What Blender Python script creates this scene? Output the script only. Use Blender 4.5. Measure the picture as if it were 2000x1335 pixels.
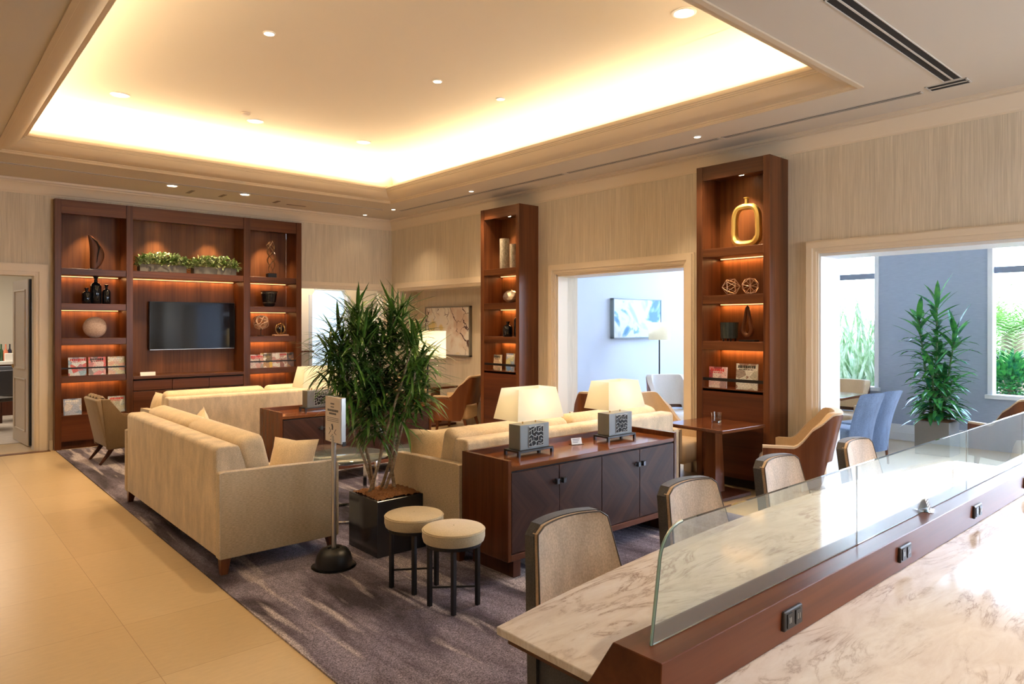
import bpy, bmesh, math, random
from mathutils import Vector, Matrix
random.seed(7)
PI = math.pi
R = math.radians
for o in list(bpy.data.objects):
    bpy.data.objects.remove(o)
sc = bpy.context.scene
C = sc.collection
# ------------------------------------------------------------------ camera
cam_d = bpy.data.cameras.new('camera')
cam = bpy.data.objects.new('camera', cam_d)
C.objects.link(cam)
cam_d.sensor_width = 36
cam_d.lens = 1354 / 2000 * 36
cam_d.shift_y = (633 - 667.5) / 2000
cam_d.clip_start = .05
cam_d.clip_end = 200
cam.location = (0, 0, 1.6)
cam.rotation_euler = (R(90), 0, R(-41.3))
sc.camera = cam
# ------------------------------------------------------------------ world, exposure
w = bpy.data.worlds.new('sky')
sc.world = w
w.use_nodes = True
nt = w.node_tree
bg = nt.nodes['Background']
SKY = 10.5
bg.inputs[1].default_value = SKY
tc = nt.nodes.new('ShaderNodeTexCoord')
sx = nt.nodes.new('ShaderNodeSeparateXYZ')
cr = nt.nodes.new('ShaderNodeValToRGB')
nt.links.new(tc.outputs['Generated'], sx.inputs[0])
nt.links.new(sx.outputs['Z'], cr.inputs[0])
nt.links.new(cr.outputs[0], bg.inputs[0])
cr.color_ramp.elements[0].position = 0.0
cr.color_ramp.elements[0].color = (.76, .86, 1, 1)
cr.color_ramp.elements[1].position = .7
cr.color_ramp.elements[1].color = (.42, .60, 1, 1)
sc.view_settings.view_transform = 'Standard'
sc.view_settings.look = 'None'
sc.view_settings.gamma = 1
sc.view_settings.use_curve_mapping = False
sc.view_settings.exposure = 1.05

WARM = (1.0, .74, .46)
WARM2 = (1.0, .81, .52)
ORANGE = (1.0, .52, .20)


def light(name, kind, loc, energy, color, parent=None, **kw):
    d = bpy.data.lights.new(name, kind)
    d.energy = energy
    d.color = color
    rot = kw.pop('rot', (0, 0, 0))
    for k, v in kw.items():
        setattr(d, k, v)
    o = bpy.data.objects.new(name, d)
    C.objects.link(o)
    o.location = loc
    o.rotation_euler = rot
    if parent:
        o.parent = parent
    return o


# cove lighting strips hidden behind the coffer moulding, throwing up onto the raised ceiling
COVE = 24
light('cove_strip', 'AREA', (3.1, 8.93, 3.60), COVE * 1.35, WARM2, shape='RECTANGLE', size=4.5, size_y=.05, rot=(R(180 + 32), 0, 0))
light('cove_strip', 'AREA', (3.1, 2.25, 3.60), COVE * .5, WARM2, shape='RECTANGLE', size=4.5, size_y=.05, rot=(R(180 - 32), 0, 0))
light('cove_strip', 'AREA', (5.44, 5.59, 3.60), COVE * 1.25, WARM2, shape='RECTANGLE', size=.05, size_y=6.4, rot=(0, R(180 - 32), 0))
light('cove_strip', 'AREA', (.76, 5.59, 3.60), COVE * 1.2, WARM2, shape='RECTANGLE', size=.05, size_y=6.4, rot=(0, R(180 + 32), 0))
# window portals guide the sky light in through the sunroom glazing
for (y0, y1) in ((-3.0, 2.62), (3.95, 6.7)):
    p = light('sky_portal', 'AREA', (10.5, (y0 + y1) / 2, 2.05), 1, (1, 1, 1), shape='RECTANGLE', size=2.7, size_y=y1 - y0, rot=(0, R(90), 0))
    p.data.cycles.is_portal = True

p = light('sky_portal', 'AREA', (4.65, -3.82, 1.7), 1, (1, 1, 1), shape='RECTANGLE', size=2.5, size_y=1.6, rot=(R(90), 0, 0))  # portal for the added window behind the camera
p.data.cycles.is_portal = True

# ------------------------------------------------------------------ materials
MATS = {}


def mat(name, color=(.5, .5, .5), rough=.5, metal=0, **kw):
    if name in MATS:
        return MATS[name]
    m = bpy.data.materials.new(name)
    m.use_nodes = True
    b = m.node_tree.nodes['Principled BSDF']
    b.inputs['Base Color'].default_value = (*color, 1)
    b.inputs['Roughness'].default_value = rough
    b.inputs['Metallic'].default_value = metal
    for k, v in kw.items():
        b.inputs[k.replace('_', ' ')].default_value = v
    MATS[name] = m
    return m


class NG:
    def __init__(s, m):
        s.t = m.node_tree
        s.b = s.t.nodes['Principled BSDF']

    def n(s, typ, **kw):
        x = s.t.nodes.new('ShaderNode' + typ)
        for k, v in kw.items():
            setattr(x, k, v)
        return x

    def l(s, a, b):
        s.t.links.new(a, b)

    def co(s, scale=(1, 1, 1), rot=(0, 0, 0), loc=(0, 0, 0), kind='Object'):
        t = s.n('TexCoord')
        m = s.n('Mapping')
        m.inputs['Scale'].default_value = scale
        m.inputs['Rotation'].default_value = rot
        m.inputs['Location'].default_value = loc
        s.l(t.outputs[kind], m.inputs[0])
        return m.outputs[0]

    def noise(s, vec, scale=5, detail=4, rough=.5, dist=0):
        x = s.n('TexNoise')
        x.inputs['Scale'].default_value = scale
        x.inputs['Detail'].default_value = detail
        x.inputs['Roughness'].default_value = rough
        x.inputs['Distortion'].default_value = dist
        s.l(vec, x.inputs['Vector'])
        return x.outputs['Fac']

    def ramp(s, fac, stops):
        r = s.n('ValToRGB')
        e = r.color_ramp.elements
        while len(e) < len(stops):
            e.new(.5)
        for i, (p, c) in enumerate(stops):
            e[i].position = p
            e[i].color = (*c, 1)
        s.l(fac, r.inputs[0])
        return r.outputs[0]

    def mix(s, fac, a, b, mode='MIX'):
        x = s.n('Mix', data_type='RGBA', blend_type=mode)
        if hasattr(fac, 'links') or not isinstance(fac, (int, float)):
            s.l(fac, x.inputs[0])
        else:
            x.inputs[0].default_value = fac
        for v, i in ((a, 6), (b, 7)):
            if isinstance(v, tuple):
                x.inputs[i].default_value = (*v, 1)
            else:
                s.l(v, x.inputs[i])
        return x.outputs[2]

    def math(s, op, a, b=0.0):
        x = s.n('Math', operation=op)
        for i, v in enumerate((a, b)):
            if isinstance(v, (int, float)):
                x.inputs[i].default_value = v
            else:
                s.l(v, x.inputs[i])
        return x.outputs[0]

    def bump(s, h, strength=.2, dist=.002):
        x = s.n('Bump')
        x.inputs['Strength'].default_value = strength
        x.inputs['Distance'].default_value = dist
        s.l(h, x.inputs['Height'])
        s.l(x.outputs[0], s.b.inputs['Normal'])

    def col(s, c):
        s.l(c, s.b.inputs['Base Color'])


def wood(name, axis='z', dark=(.060, .0165, .006), light_=(.175, .060, .020), rough=.33, sc_=1.0):
    if name in MATS:
        return MATS[name]
    m = mat(name, rough=rough, Specular_IOR_Level=.3)
    g = NG(m)
    s = {'x': (.25, 7, 7), 'y': (7, .25, 7), 'z': (7, 7, .25)}[axis]
    v = g.co(tuple(k * sc_ for k in s))
    a = g.noise(v, 3.0, 6, .6, .6)
    s2 = {'x': (.05, 1.3, 1.3), 'y': (1.3, .05, 1.3), 'z': (1.3, 1.3, .05)}[axis]
    b = g.noise(g.co(s2), 3.5, 1)
    mid = tuple((p + q) / 2 for p, q in zip(dark, light_))
    c1 = g.ramp(a, [(.25, dark), (.5, mid), (.78, light_)])
    c2 = g.ramp(b, [(.35, (.72, .72, .72)), (.65, (1.2, 1.2, 1.2))])
    g.col(g.mix(1.0, c1, c2, 'MULTIPLY'))
    g.bump(a, .08, .001)
    return m


W_V = wood('walnut_vertical', 'z')
W_X = wood('walnut_lengthwise', 'x')
W_Y = wood('walnut_crosswise', 'y')
W_DK = wood('dark_stained_wood', 'z', (.045, .014, .008), (.11, .036, .018), .35)
W_SB = wood('sideboard_top_wood', 'x', (.11, .033, .011), (.21, .07, .025), .12)
W_TB = wood('table_wood', 'x', (.08, .022, .008), (.16, .05, .018), .14)
W_BM = wood('beam_wood', 'x', (.085, .020, .006), (.155, .042, .013), .32)
W_CH = wood('chair_shell_wood', 'z', (.10, .028, .009), (.19, .065, .022), .28)


def veneer(name, sgn):
    if name in MATS:
        return MATS[name]
    m = mat(name, rough=.42, Specular_IOR_Level=.22)
    g = NG(m)
    t = g.n('TexCoord')
    s = g.n('SeparateXYZ')
    g.l(t.outputs['Object'], s.inputs[0])
    az = g.math('ABSOLUTE', s.outputs['Z'])
    sxx = g.math('MULTIPLY', s.outputs['X'], sgn)
    u = g.math('ADD', az, sxx)
    v = g.math('SUBTRACT', az, sxx)
    c = g.n('CombineXYZ')
    g.l(g.math('MULTIPLY', u, 26.0), c.inputs[0])
    g.l(g.math('MULTIPLY', v, 1.2), c.inputs[1])
    a = g.noise(c.outputs[0], 1.0, 5, .6)
    c2 = g.n('CombineXYZ')
    g.l(g.math('MULTIPLY', u, 8.0), c2.inputs[0])
    b = g.noise(c2.outputs[0], 1.0, 0)
    c1 = g.ramp(a, [(.3, (.036, .013, .0075)), (.7, (.072, .029, .016))])
    k = g.ramp(b, [(.35, (.75, .75, .78)), (.65, (1.2, 1.15, 1.1))])
    g.col(g.mix(1.0, c1, k, 'MULTIPLY'))
    return m


def fabric(name, a, b, scale=260, rough=.9, mott=0.0, sheen=.3, stretch=(1, 1, 1)):
    if name in MATS:
        return MATS[name]
    m = mat(name, rough=rough, Sheen_Weight=sheen, Sheen_Roughness=.4)
    g = NG(m)
    n1 = g.noise(g.co(stretch), scale, 2, .6)
    n2 = g.noise(g.co((1, 1, .4)), 9, 4, .65)
    c = g.ramp(n1, [(.35, a), (.65, b)])
    k = 1 - mott
    c = g.mix(1.0, c, g.ramp(n2, [(.35, (k, k, k)), (.65, (1 + mott * .4,) * 3)]), 'MULTIPLY')
    g.col(c)
    g.bump(n1, .35, .002)
    return m


F_SOFA = fabric('cream_velvet', (.58, .45, .29), (.79, .64, .44), 190, mott=.22)
F_ARM = fabric('sofa_arm_weave', (.46, .35, .21), (.66, .52, .33), 150, mott=.05, stretch=(1, .3, 2.2))
F_CUSH = fabric('golden_cream_velvet', (.62, .47, .28), (.80, .63, .40), 190, mott=.12)
F_STOOL = fabric('oatmeal_weave', (.48, .385, .235), (.63, .52, .33), 240, mott=.05)
F_TAN = fabric('tan_leatherette', (.56, .39, .24), (.70, .51, .33), 120, .6, .2, .1)
F_GREY = fabric('charcoal_fabric', (.060, .055, .052), (.105, .098, .092), 240, mott=.25)
F_BEIGE = fabric('beige_armchair_fabric', (.56, .40, .24), (.66, .49, .30), 220, mott=.05)
F_OLIVE = fabric('olive_brown_tweed', (.15, .095, .045), (.23, .15, .075), 200, mott=.1)
F_OLIVE2 = fabric('taupe_back_fabric', (.23, .165, .10), (.31, .225, .14), 200, mott=.1)
F_BLUE = fabric('slate_blue_velvet', (.10, .15, .24), (.17, .23, .34), 160, mott=.25)
F_BEIGE_LIT = fabric('daylit_beige_fabric', (.62, .60, .58), (.74, .72, .70), 220, mott=.03)  # beige fabric whitened, with the sunroom daylight put into its colour

wall_m = mat('striated_wallpaper', rough=.75)
g = NG(wall_m)
n1 = g.noise(g.co((60, 60, 1.2)), 2.2, 5, .65)
n2 = g.noise(g.co((14, 14, .4)), 1.5, 3, .6)
c = g.ramp(n1, [(.3, (.55, .47, .355)), (.7, (.76, .67, .53))])
g.col(g.mix(1.0, c, g.ramp(n2, [(.3, (.93, .93, .93)), (.7, (1.05, 1.05, 1.05))]), 'MULTIPLY'))
g.bump(n1, .12, .002)
BLUEWALL = mat('blue_grey_grasscloth', rough=.8)
g = NG(BLUEWALL)
n1 = g.noise(g.co((2, 4, 70)), 2.5, 4, .6)
g.col(g.ramp(n1, [(.3, (.34, .40, .52)), (.7, (.42, .49, .60))]))
PALEWALL = mat('pale_blue_wall', (.52, .58, .70), .8)
TRIM = mat('cream_paint', (.76, .65, .50), .45)
TRIMW = mat('white_paint', (.78, .80, .82), .45)
CEIL = mat('ceiling_paint', (.61, .545, .46), .9)
CEILUP = mat('coffer_paint', (.72, .62, .50), .9)
MOULD = mat('moulding_paint', (.62, .50, .35), .55)
DOORP = mat('door_paint', (.58, .50, .40), .5)

TILE = mat('limestone_tile', rough=.28)
g = NG(TILE)
bt = g.n('TexBrick', offset=0.0)
bt.inputs['Scale'].default_value = 1
bt.inputs['Brick Width'].default_value = .57
bt.inputs['Row Height'].default_value = .7125
bt.inputs['Mortar Size'].default_value = .0022
bt.inputs['Mortar Smooth'].default_value = .3
bt.inputs['Color1'].default_value = (.50, .36, .19, 1)
bt.inputs['Color2'].default_value = (.545, .40, .22, 1)
bt.inputs['Mortar'].default_value = (.34, .22, .11, 1)
g.l(g.co(loc=(-.88 + .57 * 10, -3.42 + .7125 * 10, 0)), bt.inputs['Vector'])
n1 = g.noise(g.co((1, 3, 1)), 14, 5, .6)
g.col(g.mix(1.0, bt.outputs['Color'], g.ramp(n1, [(.3, (.93, .93, .93)), (.7, (1.04, 1.04, 1.04))]), 'MULTIPLY'))
SUNFLOOR = mat('sunroom_tile', (.62, .47, .30), .3)

CARPET = mat('carpet_pile', rough=.95)
g = NG(CARPET)
rot = R(-14)
a = g.noise(g.co((1.5, .42, 1), (0, 0, rot)), 2.1, 4, .6, .5)
s1 = g.noise(g.co((3.4, .34, 1), (0, 0, rot), (3, 1, 0)), 1.6, 3, .55, .3)
fine = g.noise(g.co(), 130, 3, .85)
mid = g.noise(g.co(), 46, 3, .7)
base = g.ramp(a, [(.36, (.034, .024, .030)), (.47, (.10, .082, .10)), (.60, (.21, .185, .215))])
st = g.ramp(s1, [(.56, (0, 0, 0)), (.63, (1, 1, 1))])
stm = g.math('MULTIPLY', st, .7)
c = g.mix(stm, base, (.52, .46, .42))
c = g.mix(1.0, c, g.ramp(fine, [(.38, (.30, .30, .32)), (.62, (1.75, 1.75, 1.72))]), 'MULTIPLY')
c = g.mix(1.0, c, (1.0, .98, 1.06), 'MULTIPLY')
c = g.mix(1.0, c, g.ramp(mid, [(.36, (.78, .78, .78)), (.64, (1.2, 1.2, 1.2))]), 'MULTIPLY')
g.col(c)
g.bump(fine, .6, .006)

MARBLE = mat('veined_marble', rough=.09, Specular_IOR_Level=.2)
g = NG(MARBLE)
v = g.co((1, 1, 1), (0, 0, R(28)))
wv = g.noise(g.co((.7, 3.2, 1), (0, 0, R(28))), 2.6, 8, .66, 1.2)
vein = g.math('ABSOLUTE', g.math('SUBTRACT', wv, .5))
vc = g.ramp(vein, [(.0, (.40, .31, .27)), (.014, (.64, .57, .52)), (.05, (.80, .75, .71)), (.2, (.86, .83, .79))])
cl = g.noise(v, 3, 5, .6)
vc = g.mix(g.ramp(cl, [(.4, (0, 0, 0)), (.6, (1, 1, 1))]), (.82, .77, .71), vc)
n3 = g.noise(g.co((1.5, 5, 1), (0, 0, R(30))), 3, 6, .7, .8)
g.col(g.mix(1.0, vc, g.ramp(n3, [(.35, (.90, .86, .83)), (.62, (1.03, 1.03, 1.03))]), 'MULTIPLY'))
MARBLE_D = mat('dark_marble', rough=.08)
g = NG(MARBLE_D)
wv = g.noise(g.co((1, 2, 1)), 5, 8, .66, 1.2)
g.col(g.ramp(g.math('ABSOLUTE', g.math('SUBTRACT', wv, .5)), [(0, (.30, .22, .16)), (.02, (.09, .055, .04)), (.1, (.035, .022, .018))]))

GLASS = mat('clear_glass', (.93, .98, .95), .0, Transmission_Weight=1.0, IOR=1.45)
GLASSG = mat('partition_glass', (.84, .93, .88), .0, Transmission_Weight=.93, IOR=1.5)  # small diffuse share stands in for the bright ceiling's veil on the glass
GLASS_E = mat('glass_edge', (.42, .62, .52), .15, Transmission_Weight=.5)
WINGL = mat('window_glass', (.97, .99, 1), .0, Transmission_Weight=1.0, IOR=1.1)
CHROME = mat('chrome', (.75, .75, .76), .08, 1)
STEEL = mat('brushed_steel', (.55, .54, .52), .3, 1)
BLACK = mat('black_metal', (.006, .006, .007), .4, .1)
BLKPL = mat('black_plastic', (.010, .010, .010), .35)
BLKGL = mat('black_glass', (.006, .007, .010), .05)
SCREEN = mat('tv_screen', (.006, .007, .010), .06)
DARK = mat('dark_void', (.012, .010, .009), .8)
GREYLAC = mat('grey_lacquer', (.20, .20, .185), .42)
PLANTB = mat('black_planter_finish', (.030, .029, .032), .16)
PLANTG = mat('taupe_planter', (.20, .185, .165), .6)
CONC = mat('grey_concrete', (.17, .16, .14), .8)
GOLD = mat('hammered_gold', (.86, .64, .20), .38, .75)
SILVER = mat('antique_silver', (.75, .68, .60), .28, .9)
COPPER = mat('copper_wire', (.80, .62, .50), .3, .9)
BRASS = mat('brass', (.6, .42, .2), .2, 1)
SCULPT = wood('carved_dark_wood', 'z', (.06, .018, .008), (.20, .07, .028), .3, 1.6)
STONE = mat('speckled_stone', rough=.7)
g = NG(STONE)
n1 = g.noise(g.co(), 60, 4, .7)
g.col(g.ramp(n1, [(.3, (.38, .26, .20)), (.7, (.62, .47, .38))]))
BIRCH = mat('textured_grey_vase', rough=.7)
g = NG(BIRCH)
n1 = g.noise(g.co((1, 1, .5)), 45, 4, .8)
g.col(g.ramp(n1, [(.35, (.19, .165, .125)), (.65, (.46, .41, .32))]))
g.bump(n1, .6, .006)
MULCH = mat('orange_bark_mulch', rough=.95)
g = NG(MULCH)
n1 = g.noise(g.co((1, 2, 1)), 50, 5, .8, .6)
g.col(g.ramp(n1, [(.3, (.13, .045, .015)), (.6, (.40, .17, .055)), (.8, (.55, .27, .11))]))
g.bump(n1, 1.0, .012)
BARK = mat('pale_cane_bark', rough=.8)
g = NG(BARK)
n1 = g.noise(g.co((4, 4, 22)), 5, 3, .6)
g.col(g.ramp(n1, [(.3, (.20, .13, .07)), (.7, (.44, .33, .20))]))


def leafmat(name, a, b, rough=.38):
    m = mat(name, rough=rough)
    g = NG(m)
    n1 = g.noise(g.co(), 9, 2)
    g.col(g.ramp(n1, [(.38, a), (.62, b)]))
    return m


LEAF = leafmat('dracaena_leaf', (.030, .085, .012), (.11, .23, .03), .3)
LEAF2 = leafmat('glossy_green_leaf', (.02, .13, .05), (.08, .32, .06), .22)
LEAF3 = leafmat('variegated_small_leaf', (.12, .24, .03), (.50, .56, .30), .5)
LEAF4 = leafmat('garden_leaf', (.16, .34, .05), (.40, .58, .18), .6)
LEAF5 = leafmat('garden_grass_blade', (.22, .34, .14), (.50, .56, .36), .6)
GROUND = mat('garden_ground', (.17, .165, .15), .9)
PAPER = mat('white_card', (.80, .78, .74), .6)
INK = mat('grey_ink', (.12, .12, .13), .7)


def emit(name, color, strength):
    m = mat(name, (0, 0, 0), .5)
    b = m.node_tree.nodes['Principled BSDF']
    b.inputs['Emission Color'].default_value = (*color, 1)
    b.inputs['Emission Strength'].default_value = strength
    return m


LENS = emit('downlight_lens', (1, .86, .62), 9)
LEDM = emit('warm_led', (1, .50, .18), 2.5)
BULB = emit('lamp_bulb', (1, .78, .42), 2.5)


def shade_mat(name, col=(.93, .86, .66), trans=.5):
    m = bpy.data.materials.new(name)
    m.use_nodes = True
    t = m.node_tree
    b = t.nodes['Principled BSDF']
    b.inputs['Base Color'].default_value = (*col, 1)
    b.inputs['Roughness'].default_value = .9
    tr = t.nodes.new('ShaderNodeBsdfTranslucent')
    tr.inputs[0].default_value = (*col, 1)
    mx = t.nodes.new('ShaderNodeMixShader')
    mx.inputs[0].default_value = trans
    t.links.new(b.outputs[0], mx.inputs[1])
    t.links.new(tr.outputs[0], mx.inputs[2])
    t.links.new(mx.outputs[0], t.nodes['Material Output'].inputs[0])
    MATS[name] = m
    return m


SHADE = shade_mat('cream_lamp_shade')


def cover(name, cols, seed, band=None, sc_=9.0):
    """procedural printed cover: blocks of colour with a title band"""
    if name in MATS:
        return MATS[name]
    m = mat(name, rough=.35)
    g = NG(m)
    v = g.co((1, 1, 1), loc=(seed * 1.7, seed * .9, seed * .4))
    vo = g.n('TexVoronoi')
    vo.inputs['Scale'].default_value = sc_
    g.l(v, vo.inputs['Vector'])
    bw = g.n('SeparateXYZ')
    g.l(vo.outputs['Color'], bw.inputs[0])
    n = len(cols)
    c = g.ramp(bw.outputs[0], [((i + .3) / n, cols[i]) for i in range(n)])
    nz = g.noise(g.co((1, 1, 3)), 70, 2, .8)
    c = g.mix(1.0, c, g.ramp(nz, [(.4, (.6, .6, .6)), (.55, (1.1, 1.1, 1.1))]), 'MULTIPLY')
    g.col(c)
    return m


# ------------------------------------------------------------------ mesh helpers
def box(bm, x0, x1, y0, y1, z0, z1, bev=0, seg=2):
    vs = [bm.verts.new(p) for p in ((x0, y0, z0), (x1, y0, z0), (x1, y1, z0), (x0, y1, z0), (x0, y0, z1), (x1, y0, z1), (x1, y1, z1), (x0, y1, z1))]
    fs = [bm.faces.new([vs[i] for i in f]) for f in ((0, 3, 2, 1), (4, 5, 6, 7), (0, 1, 5, 4), (1, 2, 6, 5), (2, 3, 7, 6), (3, 0, 4, 7))]
    if bev:
        es = list({e for f in fs for e in f.edges})
        bmesh.ops.bevel(bm, geom=es, offset=bev, segments=seg, affect='EDGES', profile=.5)
    return vs


def prism(bm, pts, a0, a1, axis='x', bev=0, seg=2):
    """extrude a 2D outline (other two axes, in order) along axis from a0 to a1"""
    def mk(p, a):
        return {'x': (a, p[0], p[1]), 'y': (p[0], a, p[1]), 'z': (p[0], p[1], a)}[axis]
    lo = [bm.verts.new(mk(p, a0)) for p in pts]
    hi = [bm.verts.new(mk(p, a1)) for p in pts]
    n = len(pts)
    fs = [bm.faces.new(lo), bm.faces.new(hi[::-1])]
    for i in range(n):
        fs.append(bm.faces.new((lo[i], hi[i], hi[(i + 1) % n], lo[(i + 1) % n])))
    if bev:
        es = list({e for f in fs for e in f.edges})
        bmesh.ops.bevel(bm, geom=es, offset=bev, segments=seg, affect='EDGES', profile=.5)
    bmesh.ops.recalc_face_normals(bm, faces=[f for f in bm.faces])
    return lo + hi


def lathe(bm, prof, n=32, c=(0, 0, 0), cap=True):
    rings = []
    for r, z in prof:
        rings.append([bm.verts.new((c[0] + r * math.cos(2 * PI * i / n), c[1] + r * math.sin(2 * PI * i / n), c[2] + z)) for i in range(n)])
    for a, b in zip(rings, rings[1:]):
        for i in range(n):
            bm.faces.new((a[i], a[(i + 1) % n], b[(i + 1) % n], b[i]))
    if cap:
        bm.faces.new(rings[0][::-1])
        bm.faces.new(rings[-1])


def tube(bm, pts, r, n=8, closed=False):
    pts = [Vector(p) for p in pts]
    rr = r if isinstance(r, (list, tuple)) else [r] * len(pts)
    rings = []
    N = len(pts)
    up = None
    for i, p in enumerate(pts):
        a = pts[(i - 1) % N] if (closed or i > 0) else p
        b = pts[(i + 1) % N] if (closed or i < N - 1) else p
        d = (b - a).normalized()
        if up is None:
            up = Vector((0, 0, 1)) if abs(d.z) < .9 else Vector((1, 0, 0))
        s = d.cross(up).normalized()
        up = s.cross(d).normalized()
        rings.append([bm.verts.new(p + (s * math.cos(2 * PI * k / n) + up * math.sin(2 * PI * k / n)) * rr[i]) for k in range(n)])
    M = N if closed else N - 1
    for i in range(M):
        a, b = rings[i], rings[(i + 1) % N]
        for k in range(n):
            bm.faces.new((a[k], a[(k + 1) % n], b[(k + 1) % n], b[k]))
    if not closed:
        bm.faces.new(rings[0][::-1])
        bm.faces.new(rings[-1])


def grid_sheet(bm, f, nu, nv, thick=0, closed_u=False):
    """surface f(u,v)->point, optional thickness offset along normal by solidify-like copy"""
    V = [[bm.verts.new(f(i / nu, j / nv)) for j in range(nv + 1)] for i in range(nu + 1)]
    for i in range(nu):
        for j in range(nv):
            bm.faces.new((V[i][j], V[i + 1][j], V[i + 1][j + 1], V[i][j + 1]))
    return V


def pillow(bm, w, h, t, cx=0, cy=0, cz=0, n=12, e=.5, M=None, corner=.0):
    """soft cushion lying in its XZ plane with thickness along Y"""
    vs = []
    for s in (1, -1):
        V = []
        for i in range(n + 1):
            row = []
            for j in range(n + 1):
                u = -1 + 2 * i / n
                v = -1 + 2 * j / n
                k = (max(0, 1 - abs(u) ** 2.6) * max(0, 1 - abs(v) ** 2.6)) ** e
                pull = 1 - corner * (1 - abs(u * v)) * max(abs(u), abs(v)) ** 3
                p = Vector((u * w / 2 * pull, s * t / 2 * k, v * h / 2 * pull))
                if M is not None:
                    p = M @ p
                row.append(bm.verts.new(p + Vector((cx, cy, cz))))
            V.append(row)
        for i in range(n):
            for j in range(n):
                q = (V[i][j], V[i + 1][j], V[i + 1][j + 1], V[i][j + 1])
                bm.faces.new(q if s < 0 else q[::-1])
        vs.append(V)
    bmesh.ops.remove_doubles(bm, verts=bm.verts[:], dist=.0004)


def leaf(bm, p, d, L, W, droop=.5, n=4, fold=.25):
    p = Vector(p)
    d = Vector(d).normalized()
    side = d.cross(Vector((0, 0, 1)))
    if side.length < .05:
        side = Vector((1, 0, 0))
    side.normalize()
    prev = None
    for i in range(n + 1):
        t = i / n
        wdt = W * (math.sin(PI * min(1, .12 + t * .88)) ** .75) if i < n else 0
        nrm = side.cross(d).normalized()
        if i == n:
            cur = [bm.verts.new(p)]
        else:
            cur = [bm.verts.new(p - side * wdt / 2 + nrm * wdt * fold * .5), bm.verts.new(p), bm.verts.new(p + side * wdt / 2 + nrm * wdt * fold * .5)]
        if prev:
            if len(cur) == 3:
                bm.faces.new((prev[0], prev[1], cur[1], cur[0]))
                bm.faces.new((prev[1], prev[2], cur[2], cur[1]))
            else:
                bm.faces.new((prev[0], prev[1], cur[0]))
                bm.faces.new((prev[1], prev[2], cur[0]))
        prev = cur
        p = p + d * (L / n)
        d = (d + Vector((0, 0, -droop / n))).normalized()


def BM():
    return bmesh.new()


def link(name, bm, m, parent=None, smooth=False, loc=None, weld=False):
    if weld:
        bmesh.ops.remove_doubles(bm, verts=bm.verts[:], dist=1e-5)
    me = bpy.data.meshes.new(name)
    bm.to_mesh(me)
    bm.free()
    if isinstance(m, (list, tuple)):
        for k in m:
            me.materials.append(k)
    else:
        me.materials.append(m)
    if smooth:
        me.polygons.foreach_set('use_smooth', [True] * len(me.polygons))
        try:
            me.set_sharp_from_angle(angle=R(38))
        except Exception:
            pass
    o = bpy.data.objects.new(name, me)
    C.objects.link(o)
    if parent:
        o.parent = parent
    if loc:
        o.location = loc
    return o


def tag(o, label, cat, group=None, kind=None):
    o['label'] = label
    o['category'] = cat
    if group:
        o['group'] = group
    if kind:
        o['kind'] = kind
    return o


def thing(name, label, cat, loc=(0, 0, 0), rotz=0, group=None):
    o = bpy.data.objects.new(name, None)
    C.objects.link(o)
    o.location = loc
    o.rotation_euler = (0, 0, rotz)
    return tag(o, label, cat, group)


def struct(name, bm, m, parent=None, smooth=False):
    o = link(name, bm, m, parent, smooth)
    if not parent:
        o['kind'] = 'structure'
    return o


def dup(root, loc, rotz=None, label=None, group=None):
    r = root.copy()
    C.objects.link(r)
    r.location = loc
    if rotz is not None:
        r.rotation_euler = (0, 0, rotz)
    if label:
        r['label'] = label
    if group:
        r['group'] = group
    for ch in list(root.children):
        c = ch.copy()
        C.objects.link(c)
        c.parent = r
        for gch in ch.children:
            d = gch.copy()
            C.objects.link(d)
            d.parent = c
    return r


# ================================================================== ROOM
XW, YW, ZC = 6.45, 10.54, 3.41     # right wall, far wall, ceiling
XO = 6.85                          # sunroom side of the thick right wall
SX, SY, SZ = 10.37, 6.9, 3.6       # sunroom extents
b = BM(); box(b, -3.2, XO, -3.6, 17, -.1, 0); struct('floor', b, TILE)
b = BM(); box(b, XO, SX + .2, -3.6, SY + .2, -.1, 0); struct('floor_sunroom', b, SUNFLOOR)
b = BM(); box(b, 1.45, 5.25, -1.5, 10.36, .0, .009); tag(link('carpet', b, CARPET), 'mottled purple grey and brown carpet under the sofas and counter', 'carpet')
b = BM(); box(b, .2, 1.40, 10.40, 10.52, 0, .004); struct('trim_threshold', b, W_X)

# far wall (television wall) with two doorways and the recess for the shelving
b = BM()
T = .2
box(b, -3.2, -.5, YW, YW + T, 0, ZC)
box(b, -.5, 1.24, YW, YW + T, 2.21, ZC)
box(b, 1.24, 1.46, YW, YW + T, 0, ZC)
box(b, 1.46, 4.71, YW, YW + T, 3.18, ZC)
box(b, 4.71, 4.735, YW, YW + T, 0, ZC)
box(b, 4.735, 6.27, YW, YW + T, 2.185, ZC)
box(b, 6.27, XW + .4, YW, YW + T, 0, ZC)
struct('wall_back', b, wall_m)

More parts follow.
